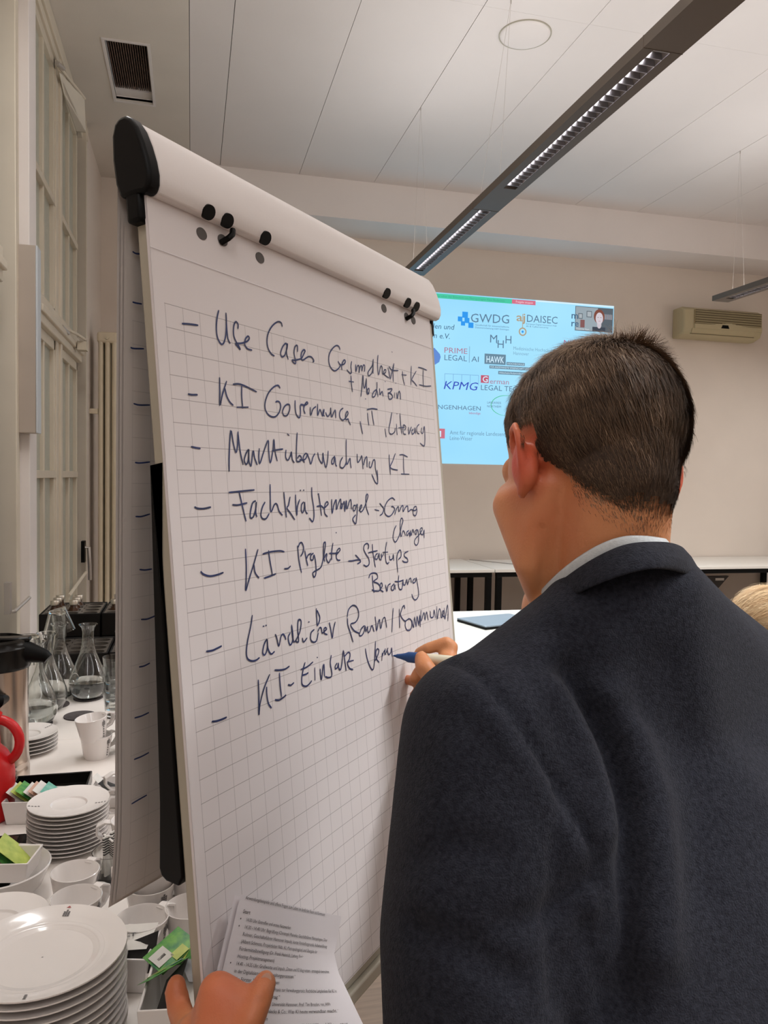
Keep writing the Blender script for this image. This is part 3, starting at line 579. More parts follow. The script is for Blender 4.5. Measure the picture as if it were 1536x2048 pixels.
INK = ['228,175 350,158 488,146|855,-94 818,-3 792,109 794,215 832,280 875,295 921,242 956,140 976,15 980,-88|980,-88 974,64 980,208 1016,265|1177,65 1187,8 1147,-14 1107,40 1090,141 1116,210 1176,275 1191,307 1156,278 1112,250 1220,228 1332,188 1383,142 1359,121 1304,167 1287,232 1331,275 1420,281|2087,-122 2070,-169 1992,-168 1873,-97 1774,12 1735,123 1750,211 1807,268 1870,285|2161,108 2141,82 2066,136 2010,225 2031,272 2099,239 2162,135 2176,79 2139,192 2166,290|2394,154 2400,71 2345,93 2310,181 2328,260 2333,314 2286,314 2254,284 2338,272 2475,232|2475,232 2532,168 2576,113 2541,105 2491,147 2466,213 2497,250 2602,200 2655,179 2718,177 2765,205 2770,226 2742,241|3486,-39 3463,-80 3393,-85 3288,-31 3187,65 3156,173 3194,256 3285,291 3389,252 3468,189|3404,138 3469,182 3574,153 3615,109 3582,95 3533,135 3495,201 3502,253|3796,84 3764,165 3768,242 3733,274 3663,247 3636,228|3907,115 3897,225 3949,141 3998,122 4005,180 3989,229 4044,128 4092,122 4081,194 4133,101 4183,102 4160,192|4471,-42 4423,62 4348,123 4273,186 4281,241 4369,198 4429,126 4456,-8 4430,190|4636,-131 4595,22 4604,185 4695,42 4745,52 4740,152 4838,123 4862,78 4809,85 4782,146 4848,172 4951,193|4941,26 4967,90 4992,201 5053,113 5152,-53|5166,-72 5114,71 5094,243|4980,4 5081,50 5305,30|5118,-252 5128,-247|5409,86 5596,70|5457,19 5458,132 5497,249|5811,-115 5770,59 5743,222|5990,-49 5841,68 5791,128 5867,155 5979,214|6077,-127 6245,-131 6436,-119|6286,-123 6250,37 6243,203|6067,177 6320,176 6565,145|4802,267 4811,272|5173,250 5183,255|3663,396 3813,391|3744,303 3741,429 3755,543|3992,589 4042,458 4104,254 4100,389 4122,450 4188,332 4199,298 4184,443 4224,519 4264,467 4252,436 4191,482 4191,527 4257,515|4535,308 4520,407 4473,493 4415,548 4348,554 4392,485 4492,434 4527,471 4534,536|4606,398 4603,464 4608,496 4685,439 4707,519|4867,386 5032,360 4949,428 4893,450 4897,534 4988,525 5031,479 4965,443 4876,444|5115,411 5094,498|5189,403 5191,505 5268,378 5311,408 5310,511|4124,608 4133,613', '242,930 310,931 396,922|784,685 769,847 752,1008 811,878 902,713|864,801 883,883 930,950 991,987|1009,740 1105,724 1220,732 1452,782|1171,737 1156,868 1159,1009|1051,1002 1269,983|1942,685 1902,652 1799,687 1681,777 1603,901 1603,991 1670,1050 1776,1061 1869,1008 1924,924 1909,866 1855,858 1820,875|2088,870 2016,903 1958,974 1978,1026 2047,1021 2113,948 2121,880 2064,879|2254,808 2245,910 2259,991 2325,1029 2358,955 2371,858 2456,851|2371,856 2468,852 2546,822 2523,806 2474,842 2437,908 2466,968|2602,866 2595,978 2662,889 2744,846|2787,807 2766,965 2829,882 2864,915 2889,963 2931,902 2936,869 2902,926 2941,966|2970,906 3022,960 3101,896 3115,829 3119,960 3189,889 3235,858 3233,966|3453,807 3377,844 3340,906 3360,964 3429,982 3522,930 3583,872 3554,847 3502,909 3508,968 3571,956 3586,993 3630,1039|3913,963 3938,1062 3962,1154|4154,771 4320,741 4486,739|4163,818 4164,921 4176,1012|4299,775 4314,894 4337,997|4688,1023 4697,1097 4704,1163|4964,746 4895,885 4821,1023 4828,1090 4915,1101 5012,1054 5040,993|5095,922 5090,1024 5095,1108|5130,755 5136,761|5247,740 5245,912 5266,1082|5151,986 5380,963|5372,1016 5428,951 5348,925 5319,993 5325,1070 5407,1079|5530,945 5517,1068 5637,938|5711,969 5645,1008 5656,1060 5742,1020 5775,947 5789,1053|5950,873 5859,924 5844,1014 5929,1045|6043,930 6010,1004 6070,1019 6154,896 6143,1106 6096,1235 6013,1230 5928,1198', '231,1496 314,1506 379,1510|830,1757 850,1578 911,1282 941,1431 976,1532 1013,1452 1041,1286|1039,1305 1053,1511 1092,1674|1210,1486 1155,1544 1117,1619 1150,1667 1197,1604 1216,1486 1204,1629 1236,1690|1236,1690 1297,1502 1317,1588 1358,1669|1422,1466 1399,1574 1411,1649 1511,1494 1611,1362 1606,1491 1620,1638 1691,1487 1730,1343 1734,1486 1768,1615|1670,1488 1791,1471 1907,1457|1969,1464 1952,1557 1997,1596 2063,1527 2084,1486 2091,1580 2136,1626|2021,1260 2065,1276|2247,1229 2211,1401 2187,1550 2192,1604 2263,1602 2304,1561 2261,1528 2203,1570|2254,1582 2374,1579 2443,1515 2409,1496 2356,1532 2337,1587 2369,1616|2446,1494 2485,1569 2514,1631 2576,1539 2633,1488|2699,1472 2725,1563 2795,1618 2820,1532 2830,1474 2840,1574 2880,1670 2940,1557 2964,1441|3131,1508 3056,1554 3035,1612 3084,1611 3129,1523 3137,1625 3166,1653|3339,1516 3274,1577 3250,1652 3317,1673 3395,1627 3437,1573|3476,1257 3452,1423 3442,1618 3540,1526 3544,1601 3557,1669|3758,1458 3755,1581 3838,1533 3892,1485 3900,1679|3918,1624 3979,1529 4040,1496 4023,1653|4117,1557 4089,1636 4146,1643 4233,1538 4281,1545 4279,1665 4318,1776 4318,1840|4763,1433 4752,1574 4758,1756|4981,1409 4864,1538 4768,1627 4844,1664 5022,1678|5117,1430 5249,1422 5415,1455|5264,1442 5239,1597 5236,1734|5123,1739 5426,1741|4332,1686 4329,1815 4319,1879 4293,1898 4233,1863 4152,1755', '217,2143 261,2160 359,2166 478,2152|794,1995 980,1985 1268,1969|980,1987 1012,2118 1038,2228 1069,2336|842,2136 944,2141 1113,2120|1277,2099 1215,2123 1164,2220 1152,2293 1205,2289 1265,2198 1285,2112 1261,2235 1278,2292|1458,2116 1399,2177 1358,2264 1383,2315 1454,2318 1524,2257|1584,1901 1569,2054 1557,2239 1642,2152 1696,2153 1729,2238 1794,2292|1857,2000 1862,2137 1873,2322|1984,2061 1937,2166 1899,2204 1969,2272 2050,2358|2107,2036 2097,2170 2103,2304 2128,2197 2192,2098|2278,2133 2225,2173 2215,2254 2249,2268 2289,2202 2302,2134 2306,2250 2349,2292|2220,1979 2228,1984|2293,1978 2302,1984|2493,1942 2483,2060 2502,2199 2498,2324 2458,2398 2416,2376 2383,2347|2643,2027 2655,2091 2667,2189 2679,2331|2657,2032 2624,2037|2577,2201 2692,2197 2752,2227 2821,2200 2867,2173 2850,2144 2800,2164 2764,2234 2768,2306 2828,2348|2966,2110 2953,2211 2953,2305 3008,2198 3082,2120 3068,2258 3135,2172 3202,2115 3193,2254|3233,2174 3184,2217 3208,2247 3293,2146 3286,2294 3352,2132 3351,2259 3436,2149 3482,2135 3477,2270|3603,2213 3543,2219 3521,2272 3563,2288 3616,2229 3650,2199 3635,2305 3583,2455 3550,2477 3506,2437 3503,2395 3584,2349|3682,2292 3747,2263 3784,2218 3747,2217 3717,2262 3731,2312 3804,2288 3894,2205 3970,2113 3987,2067 3947,2058 3915,2128 3911,2237 3928,2292 3971,2366|4158,2291 4296,2311|4330,2197 4406,2250 4450,2292 4389,2362 4308,2388|4847,2162 4754,2123 4607,2165 4497,2252 4475,2349 4552,2404 4657,2404 4772,2342 4815,2294 4750,2259 4696,2266|4800,2393 4866,2312 4947,2264 4951,2348 5056,2267 5113,2260 5098,2353 5204,2280 5281,2273 5286,2359 5387,2328 5520,2349 5603,2326 5591,2281 5509,2297 5466,2365 5469,2417 5546,2434 5608,2370 5617,2317|4827,2561 4743,2639 4690,2752 4749,2825 4846,2778 4931,2700 5005,2586 5073,2505 5044,2456 4992,2484 4961,2584 4959,2752 5047,2664 5099,2692 5120,2744|5254,2667 5173,2696 5184,2748 5267,2702 5275,2771 5322,2670 5324,2757 5410,2658 5437,2729|5566,2666 5482,2696 5504,2750 5596,2676 5593,2860 5502,2928 5431,2884 5481,2818 5652,2750 5766,2677 5751,2649 5686,2672 5694,2743 5772,2766 5838,2689 5810,2830', '238,2837 283,2872 380,2902 499,2900 606,2886|1021,2652 1014,2845 991,3012 969,3133 1054,2995 1150,2846 1253,2675|1154,2846 1167,2946 1232,3017|1332,2738 1488,2725 1679,2727 1775,2747|1453,2703 1466,2824 1496,3004|1328,3027 1432,3017 1571,2999|1749,2956 1826,2958 1886,2933|2070,2690 2076,2878 2113,3042|2073,2717 2127,2661 2174,2664 2201,2727 2169,2792 2117,2834|2221,2761 2242,2871 2266,2968|2250,2871 2296,2828 2364,2813|2420,2814 2356,2839 2348,2894 2397,2898 2430,2839 2455,2930 2449,3068 2403,3129 2375,3102 2388,3062 2555,3023 2615,2959 2703,2783 2727,2700 2703,2691 2677,2725 2657,2878 2680,2951|2661,2907 2719,2855 2745,2857 2719,2912 2769,2973 2829,2921|2916,2713 2868,2824 2852,2945|2799,2847 2944,2859 3054,2853|2967,2890 3040,2852 3092,2820 3062,2799 3002,2835 2977,2919 3012,2959 3072,2964|3011,2575 3018,2581|3281,2997 3401,3003 3534,3000 3630,3017|3491,2925 3581,2986 3628,3035 3525,3059|3873,2871 3897,2819 3855,2785 3775,2802 3745,2862 3800,2943 3868,3010 3872,3088 3790,3119 3702,3088|4010,2803 4009,2913 4025,3024 4053,3160|3865,2925 3993,2919 4155,2916|4149,2955 4080,2981 4063,3027 4119,3040 4176,2989 4197,2959 4192,3038 4248,3059 4272,2965|4269,3029 4345,2971|4466,2802 4400,2943 4395,3088 4438,3137 4499,3121|4314,2953 4482,2963|4525,3018 4532,3084 4621,3075 4655,3012 4657,3111|4832,2977 4761,3087 4761,3310|4789,3023 4871,2963 4922,2984 4909,3066 4811,3108|5180,3004 5044,3027 5036,3077 5123,3118 5133,3170 5021,3168 4945,3136|3940,3266 3938,3390 3958,3530|3825,3300 3880,3244 3993,3237 4085,3265 4085,3328 3958,3361 4096,3408 4167,3480 4111,3520 3968,3503 3893,3475|4164,3495 4227,3455 4210,3413 4158,3431 4162,3511 4245,3553|4321,3450 4355,3558 4402,3476 4492,3453|4611,3467 4518,3505 4511,3553 4579,3561 4626,3485 4638,3569|4790,3355 4754,3467 4773,3569 4862,3579 4920,3452 4927,3520 4981,3526 5057,3451 5066,3536 5142,3460 5201,3449 5211,3527|4634,3437 4792,3455 4939,3446|5353,3466 5271,3491 5283,3535 5364,3519 5401,3462 5443,3632 5443,3753 5354,3811 5276,3809 5219,3759 5197,3705', '234,3696 330,3703 407,3695 489,3683|1056,3428 1012,3552 937,3708 900,3833 914,3908 985,3949 1062,3956 1133,3939|1296,3748 1240,3799 1198,3891 1234,3928 1293,3859 1302,3755 1303,3861 1355,3940 1430,3923|1241,3587 1248,3593|1292,3585 1299,3591|1465,3721 1491,3770 1521,3876 1576,3772 1622,3748 1661,3787 1673,3827|1775,3754 1724,3810 1746,3899 1792,3888 1824,3815 1814,3663 1817,3814 1849,3885 1975,3788 2026,3664 1996,3626 1960,3640 1938,3756 1940,3888 1904,3895 1884,3878|2024,3863 2047,3921 2132,3882|2191,3685 2200,3692|2307,3804 2230,3832 2208,3909 2250,3957 2335,3959 2398,3860|2389,3539 2387,3683 2386,3765 2440,3718 2459,3666 2430,3607 2402,3568|2385,3847 2441,3801 2476,3821 2486,3881 2560,3863 2600,3848 2578,3824 2537,3838 2543,3895 2608,3924|2676,3770 2701,3872 2724,3989 2765,3883 2827,3786|3149,3786 3145,3873 3191,3983 3255,4142|3142,3770 3193,3675 3299,3631 3398,3652 3461,3729 3448,3817 3351,3876 3220,3885 3306,3988 3444,4049|3606,3963 3511,3992 3440,4070 3497,4092 3579,4049 3620,3972 3632,4058 3688,3991 3691,4075 3744,4069 3818,3997 3872,4098|3930,3883 3946,3986 3946,4095 4030,3968 4064,3958 4077,4086 4163,3958 4231,3944 4253,4019 4264,4104|4521,3837 4470,4005 4419,4199|4716,3878 4701,4041 4690,4179|4905,3905 4895,3854 4837,3871 4749,3966 4792,4038 4891,4100 5025,4078|5043,4085 4909,4107 4885,4186 4940,4254 5051,4264 5120,4191 5096,4110 5025,4083|5131,4125 5168,4249 5233,4089 5265,4248 5331,4087 5364,4239 5430,4084 5417,4282|5491,4007 5460,4193 5594,4065 5612,4200 5695,4071 5740,4220|5841,4075 5843,4182 5948,4189 5997,4079 6035,4229|6117,4033 6095,4257 6202,4100 6262,4136 6271,4257 6345,4222 6389,4173 6358,4150 6314,4217 6405,4264|6425,4104 6419,4307 6567,4078 6580,4182 6538,4363', '240,4450 314,4464 407,4469 486,4467|1078,4187 1069,4365 1042,4591 1080,4465 1179,4305 1301,4172|1224,4303 1218,4400 1236,4504 1289,4573|1399,4143 1506,4165 1613,4175 1707,4159|1492,4194 1489,4339 1498,4493|1365,4492 1442,4515 1528,4507 1595,4489|1649,4376 1706,4395 1775,4379|1939,4251 2080,4247 2224,4212|2046,4180 1996,4256 1948,4365 1949,4445 2026,4482 2111,4468 2162,4440|1964,4329 2045,4333 2098,4325|2255,4291 2240,4457|2322,4172 2331,4180|2375,4332 2374,4394 2388,4479 2446,4327 2474,4305 2467,4455|2668,4211 2628,4309 2649,4439 2629,4491 2552,4488 2479,4458|2795,4343 2745,4375 2746,4411 2801,4401 2829,4350 2830,4421 2875,4445 2931,4342 2977,4207 2998,4355 3014,4496|2992,4297 3095,4259 3148,4283 3124,4352 3062,4397 3106,4479 3200,4521|3050,4381 3232,4395|3579,4291 3611,4449 3683,4585 3747,4637 3799,4579 3851,4404 3892,4241|3806,4534 3904,4477 3974,4397 3921,4363 3876,4409 3884,4504 3954,4572|4071,4447 4036,4565|4055,4506 4121,4441 4165,4433|4170,4402 4149,4493 4259,4411|4232,4438 4260,4515 4331,4497 4375,4433 4371,4569']
for ln in INK:
    mb = MB()
    for q, st in enumerate(ln.split('|')):
        pts = [tuple(int(c) * 1e-4 for c in p.split(',')) for p in st.split()]
        if len(pts) == 2 and abs(pts[0][0] - pts[1][0]) + abs(pts[0][1] - pts[1][1]) < .003: pts = [(pts[0][0] - .0006, pts[0][1]), (pts[0][0] + .0018, pts[0][1] + .0006)]
        ribbon(mb, [bp(u, w_, .0009 + .00003 * (q % 5)) for u, w_ in pts], .0021, BN)
    obj('handwriting', mb, 'ink', FC)['kind'] = 'stuff'
# dashes on the pages hanging behind: (s below binding) positions along the visible left strip
mb = MB()
def back_hit(px, py):                     # point of the hanging page seen along a direction from the eye
    r = wv([(px - CX) / F, (py - CY) / F, 1.]); n_ = np.array([BN[0], BN[1], 0]); n_ /= np.linalg.norm(n_)
    p0 = back(0, 0, -.0085); tt = ((p0 - [0, 0, EYE]) @ n_) / (r @ n_); return r * tt + [0, 0, EYE], n_
for pl in ([(265, 503), (272, 507), (284, 508)], [(265, 604), (272, 606), (284, 608)], [(261, 695), (268, 697), (288, 697.5)], [(267, 807), (278, 810), (300, 810)], [(270, 925), (280, 926), (300, 924)],
           [(271, 1033), (283, 1033), (300, 1028)], [(279, 1139), (290, 1140), (304, 1138)], [(282, 1239), (295, 1238), (312, 1231)], [(278, 1334), (288, 1332), (300, 1326)], [(269, 1436), (283, 1432), (298, 1425)],
           [(268, 1519), (283, 1513), (298, 1505)], [(263, 1608), (278, 1599), (294, 1590)]):
    h3 = [back_hit(*p) for p in pl]; ribbon(mb, [a for a, _ in h3], .0018, h3[0][1])
obj('handwriting', mb, 'ink', FC, label='row of short dashes on the folded pages')['kind'] = 'stuff'
# black arm hanging between board and folded pages
Q = bp(-.012, .59, -.0545); na = np.array([BN[0], BN[1], 0]); na /= np.linalg.norm(na); ha = np.array([BH[0], BH[1], 0]); ha /= np.linalg.norm(ha)
def back_face(z):                          # point of the board's rear face (left edge) at height z
    w_ = (BO[2] - z) / -BV[2]; return bp(-.012, w_, -.0225)
zb_ = 1.120; out = [np.array([Q[0], Q[1], 1.56]), np.array([Q[0], Q[1], zb_ + .012]), np.array([Q[0], Q[1], zb_ + .004]) + na * .003, np.array([Q[0], Q[1], zb_]) + na * .010]
bf = back_face(zb_ + .004); out += [bf - na * .006 + [0, 0, -.003], bf - na * .0005 + [0, 0, .008], back_face(1.56) - na * .0005]
mb = MB(); mb.sweep(out, (0, 0, 0), ha * .035)
obj('folding_arm', mb, 'black', FC, bevel=.002)
# clamp bar: profile in (k out of board, w along board)
prof = [(-.002, -.1095), (.004, -.1080), (.010, -.1100), (.0140, -.117), (.0150, -.127), (.0130, -.141), (.0085, -.158), (.0025, -.174), (-.0045, -.185), (-.012, -.1900), (-.021, -.190), (-.028, -.185), (-.0325, -.174), (-.034, -.15), (-.032, -.125), (-.027, -.110)]
mb = MB(); mb.sweep([bp(-.008, w_, k) for k, w_ in prof], bp(0, 0, 0), bp(.702, 0, 0)); obj('clamp_bar', mb, 'bar', FC, bevel=.0015)
cp = [(k * 1.03, (w_ + .15) * 1.03 - .151) for k, w_ in prof]
def endcap(u0, u1):
    mb = MB(); mb.sweep([bp(u0, w_, k - (.001 if u0 < 0 else .012)) for k, w_ in cp], bp(u0, 0, 0), bp(u1, 0, 0))
    bbox(mb, u0 + .002, u1 + .001, -.118, -.082, -.024, -.0035)
    return obj('end_cap', mb, 'black', FC, bevel=.004)
endcap(-.024, -.006); endcap(.686, .6995)
# rib line and punched holes, their inner shade drawn as dark discs
def bdisc(mb, u, w_, k, ru, rw, n=20, nrm=None, dirw=None):
    c = bp(u, w_, k); dw = dirw if dirw is not None else BV; nn = np.cross(BH, dw)
    if nn @ BN < 0: nn = -nn
    vs = [c + BH * ru * math.cos(2 * math.pi * i / n) + dw * rw * math.sin(2 * math.pi * i / n) for i in range(n)]
    vs2 = [v_ - nn * .0012 for v_ in vs]
    mb.add(vs + vs2, [tuple(range(n))] + [(i, (i + 1) % n, n + (i + 1) % n, n + i) for i in range(n)])

mb = MB(); tg = -BN * .55 * .6 + BV * .25
tdir = np.array(BN * -.8 + BV * .15); tdir = (BN * .50 + BV * -.86); tdir /= np.linalg.norm(tdir)
for u in (.067, .099, .171, .488, .562, .595):
    c = bp(u, -.1128, .0122); vs = []; nn = np.cross(BH, tdir); nn = nn if nn @ BV > 0 else -nn
    for s_ in (.0006, -.004):
        for i in range(20): vs.append(c + nn * s_ + BH * .0098 * math.cos(2 * math.pi * i / 20) + tdir * .0085 * math.sin(2 * math.pi * i / 20))
    m1 = MB().add(vs, [tuple(range(20))] + [(i, (i + 1) % 20, 20 + (i + 1) % 20, 20 + i) for i in range(20)])
    obj('bar_hole_shade', m1, 'black', FC)
for u, w_ in ((.066, -.0915), (.102, -.094), (.172, -.0915), (.496, -.093), (.577, -.095), (.603, -.0935)):
    m1 = MB(); bdisc(m1, u, w_, .0009, .0085, .0068); obj('punched_hole_shade', m1, mat('hole_shade', (.10, .09, .085), .8, noise=.1) if u == .066 else bpy.data.materials['hole_shade'], FC)
for u in (.102, .577):
    m1 = MB().tube([bp(u - .004, -.090, .001), bp(u - .001, -.094, .010), bp(u + .004, -.099, .012), bp(u + .008, -.106, .010)], .0036, 8); obj('hook', m1, 'black', FC)
# crease of the sheet below the clamp
obj('crease', MB().add([bp(-.0155, -.0555, .0010), bp(.672, -.0555, .0010), bp(.672, -.0549, .0014), bp(-.0155, -.0549, .0014)], [(0, 1, 2, 3)]), 'sheet', FC)
# column and star base behind the board
cb_ = bp(.34, 0, 0); foot = np.array([.245, 1.33, 0]); 
obj('column', MB().tube([(foot[0], foot[1], .06), (foot[0], foot[1], .95)], .022, 16).tube([(foot[0], foot[1], .9), (foot[0], foot[1], 1.42)], .016, 16), 'steel', FC)
obj('bracket', MB().obox(bp(.34, .34, -.045), BH * .06, BV * .09, BN * .022).tube([(foot[0], foot[1], 1.40), tuple(bp(.34, .34, -.05))], .018, 12), 'black', FC, bevel=.003)
for k in range(5):
    a = 2 * math.pi * k / 5 + .35
    obj('base_leg', MB().tube([(foot[0], foot[1], .09), (foot[0] + .16 * math.cos(a), foot[1] + .16 * math.sin(a), .075), (foot[0] + .32 * math.cos(a), foot[1] + .32 * math.sin(a), .05)], [.022, .018, .013], 10).lathe([(.02, 0), (.024, .01), (.024, .035), (.016, .05)], 14, (foot[0] + .32 * math.cos(a), foot[1] + .32 * math.sin(a), 0)), 'black', FC)
# ------------------------------------------------------------------ agenda sheets held by the left hand
AG = thing('agenda_sheets', 'printed agenda sheets held against the lower edge of the flip chart', 'papers', tuple(at(560, 1980, .86)))
cTL, cTR, cBR, cBL = bp(.030, .630, .018), bp(.216, .745, .020), bp(.236, .905, .020), bp(-.045, .905, .030)
# width direction and height direction of the real A4 sheet
eu = (cTR - cTL); W_ = np.linalg.norm(eu); eu /= W_
ev = np.cross(BN, eu); ev = ev if ev[2] < 0 else -ev
HL = .297
def sh_pt(s, t_, k=0.):       # s along width (m), t down (m)
    f = s / W_; lean = bp(0, 0, 0) * 0
    p = cTL + eu * s + ev * t_ + wv((-.16, 0, 0)) * t_ * (1 - f) * .55 + wv((.75, 0, 0)) * max(0, t_ - .05) * f ** 3
    bow = .010 * math.sin(math.pi * min(1, f)) + .07 * t_ * t_ + (.012 * (t_ / .1) * (1 - f))
    return p + BN * (bow + k)
for q, (k, ds) in enumerate(((0, 0), (-.004, -.0035))):
    mb = MB(); mb.grid([[sh_pt(W_ * i / 10 + ds, .0 + HL * j / 14 + q * .002, k) for j in range(15)] for i in range(11)])
    obj('sheet', mb, 'sheet', AG)
lines = [(0.0, 0.0035, 'Anwendungsbeispiele und offene Fragen zum Leben im ländlichen Raum und Kommunen', 0.17, 0), (0.001, 0.0165, 'Start', 0.012, 1), (0.008, 0.0235, '14.00 Uhr: Eintreffen und erstes Netzwerken', 0.083, 0), (0.008, 0.0302, '14.30 - 14.40 Uhr: Begrüßung (Christoph Meineke, Geschäftsführer Metropolregion, Oliver', 0.184, 0), (0.008, 0.0369, 'Rohner, Geschäftsführer Hannover Impuls), kurze Vorstellungsrunde, Auftakteinführung', 0.187, 0), (0.008, 0.0436, '(Albert Schmoss, Projektleiter Nds. KI, Metropolregion) und Übergabe der', 0.16, 0), (0.008, 0.0503, 'Fördermittelbewilligung (Dr. Frank Heinrich, Leitung Regionale Landesentwicklung, ELI', 0.184, 0), (0.008, 0.057, 'Hosting, Projektmanagement)', 0.064, 0), (0.008, 0.0637, '14.40 - 14.55 Uhr: Grußworte und Impuls „Daten und KI klug nutzen - strategisch betrachtet', 0.192, 0), (0.008, 0.0704, 'in der Digitalisierung von Verwaltungsprozessen.“', 0.11, 0), (0.008, 0.0771, 'Mike Förster, Land Niedersachsen', 0.08, 0), (0.008, 0.0838, '15.00 - 15.20 Uhr: „Vom Papier zur Praxis: zur Verwaltungspraxis: Rechtliche Leitplanken für KI in', 0.196, 0), (0.008, 0.0905, 'Land, Kommune und im Alltag.“', 0.085, 0), (0.008, 0.0972, 'Prof. Margrit Seckelmann, Leibniz Universität Hannover, Prof. Tim Brockmann, HWG,', 0.184, 0), (0.008, 0.1039, 'Deepfakes, ChatGPT, Datenlecks & Co.: Was KI heute verwundbar macht.“', 0.19, 0), (0.008, 0.1106, 'Impuls und Diskussionen', 0.07, 0), (0.008, 0.1173, 'Technische Fundamente für vertrauenswürdige KI, HAWK und KI-Campus', 0.198, 0), (0.008, 0.124, 'Was bedeutet das für Re-KI.“', 0.09, 0), (0.008, 0.1307, 'Hochschule für Angewandte Wissenschaft und Kunst (HAWK), Anett', 0.2, 0), (0.008, 0.1374, 'Pause und Austausch', 0.06, 0), (0.008, 0.1441, 'Werkstattgespräche in Gruppen und Zusammenfassung der Ergebnisse', 0.18, 0)]
for x, y, s, wd, bold in lines:
    mb = MB(); put_text(mb, s, .0049, lambda a, b: sh_pt(x + .008 + a, y - b, .0006), wd * .93, bool(bold)); obj('printed_line', mb, 'toner', AG)
for y in (0.0235, 0.0302, 0.0637, 0.0838, 0.1039, 0.1173):
    mb = MB(); n = 8; mb.add([sh_pt(.008 + .0008 * math.cos(2 * math.pi * k / n), y - .0015 + .0008 * math.sin(2 * math.pi * k / n), .0006) for k in range(n)], [tuple(range(n))]); obj('bullet', mb, 'toner', AG)
# ------------------------------------------------------------------ catering tables
TZ = .75
def tbl(x0, x1, y0, y1, label):
    t = thing('table', label, 'table', ((x0 + x1) / 2, (y0 + y1) / 2, 0), 'white catering tables along the windows')
    obj('tabletop', MB().box((x0, y0, TZ - .028), (x1, y1, TZ)), 'tabl', t, bevel=.0015)
    for a in (x0 + .04, x1 - .08):
        for b in (y0 + .04, y1 - .08): obj('leg', MB().box((a, b, 0), (a + .04, b + .04, TZ - .028)), 'wire', t)
tbl(-.74, .12, .86, 2.4545, 'white table carrying the plates, cups and tea, nearest of the two'); tbl(-.74, .12, 2.4565, 4.05, 'white table carrying the carafes and crates, further from the flip chart')
def mark(mb, c, ex, ey, n=4, step=.0065, s=.0014, emblem=True):      # small printed row of squares and an emblem
    c, ex, ey = map(lambda q: np.array(q, float), (c, ex, ey))
    for k in range(n):
        o = c + ey * (-.006 - step * k); mb.add([o - ex * s - ey * s, o + ex * s - ey * s, o + ex * s + ey * s, o - ex * s + ey * s], [(0, 1, 2, 3)])
def emblem(mb, c, ex, ey, s=.0035):
    c, ex, ey = map(lambda q: np.array(q, float), (c, ex, ey))
    for i in range(3):
        for j in range(4):
            if (i, j) in ((0, 3), (2, 3)): continue
            o = c + ex * (i - 1) * s * .8 + ey * (j) * s * .75; q = s * .33
            mb.add([o - ex * q - ey * q, o + ex * q - ey * q, o + ex * q + ey * q, o - ex * q + ey * q], [(0, 1, 2, 3)])
# saucers
def saucer_prof(r, well, rise=.014, th=.0035):
    top = [(.001, .0040), (well * .93, .0040), (well * .97, .0046), (well * 1.0, .0066), (well * 1.04, .0078), (well * 1.10, .0076), (r * .80, .0076 + (rise - .0076) * .45), (r * .97, rise), (r, rise + .0008)]
    bot = [(r, rise - .0012), (r * .95, rise - th), (r * .6, .0050), (r * .55, .0), (r * .48, .0), (r * .46, .002), (.001, .002)]
    return top + bot
def stack(nm, label_top, label_rest, cat, grp, X, Y, r, well, n, pitch, z0, rz=0., marks=True, jit=.0015, rise=.014, dots=(190, 345), emb=None):
    pr = saucer_prof(r, well, rise)
    ORD = ['lowest', 'second from below', 'third from below', 'fourth from below', 'fifth from below', 'sixth from below', 'seventh from below', 'eighth from below', 'ninth from below', 'tenth from below', 'eleventh from below', 'twelfth from below']
    first = thing(nm, label_rest + ', lowest one', cat, (X, Y, z0), grp); obj('body', MB().lathe(pr, 56, close=False), 'porc', first, world=False)
    for k in range(1, n):
        top = k == n - 1
        d = dup(first, (X + random.uniform(-jit, jit), Y + random.uniform(-jit, jit), z0 + k * pitch), label=label_top if top else label_rest + ', ' + ORD[k])
        if top and marks:
            m1, m2 = MB(), MB()
            sl = (rise - .0076) * .55 / (r * .17)
            for a in dots:
                a = math.radians(a) + rz; e = np.array([math.cos(a), math.sin(a), 0]); f_ = np.array([-math.sin(a), math.cos(a), 0])
                for q in range(4 if r < .1 else 3):
                    rr = r * (.94 - .075 * q) if r < .1 else r * (.93 - .045 * q); zz = .0076 + (rise - .0076) * .45 + (rr - r * .80) * sl + .0007 if rr > r * .8 else .0076 + (rise - .0076) * .45 * max(0, (rr - well * 1.1) / (r * .8 - well * 1.1)) + .0008
                    o = e * rr + [0, 0, zz]; q1, q2 = e * .0018 + np.array([0, 0, .0018 * sl]), f_ * .0018
                    m1.add([o - q1 - q2, o + q1 - q2, o + q1 + q2, o - q1 + q2], [(0, 1, 2, 3)])
            obj('printed_mark', m1, 'print', d, world=False)
            if emb is not None:
                a = math.radians(emb) + rz; e = np.array([math.cos(a), math.sin(a), 0]); f_ = np.array([-math.sin(a), math.cos(a), 0]); zz = .0076 + (rise - .0076) * .45 + .0007
                m3 = MB(); emblem(m3, e * r * .80 + [0, 0, zz], f_, e + np.array([0, 0, sl]), .0042); obj('printed_mark', m3, 'print', d, world=False)
                o = e * r * .93 + [0, 0, zz + r * .13 * sl]; m2.add([o - f_ * .0035, o + f_ * .0035, o + (e + np.array([0, 0, sl])) * .004], [(0, 1, 2)]); obj('printed_mark', m2, 'printred', d, world=False)
stack('saucer', 'white saucer with printed dots, top of the tall saucer stack', 'white saucer in the tall saucer stack', 'saucer', 'saucers in the tall stack', -.251, 1.745, .0825, .036, 11, .0085, TZ)
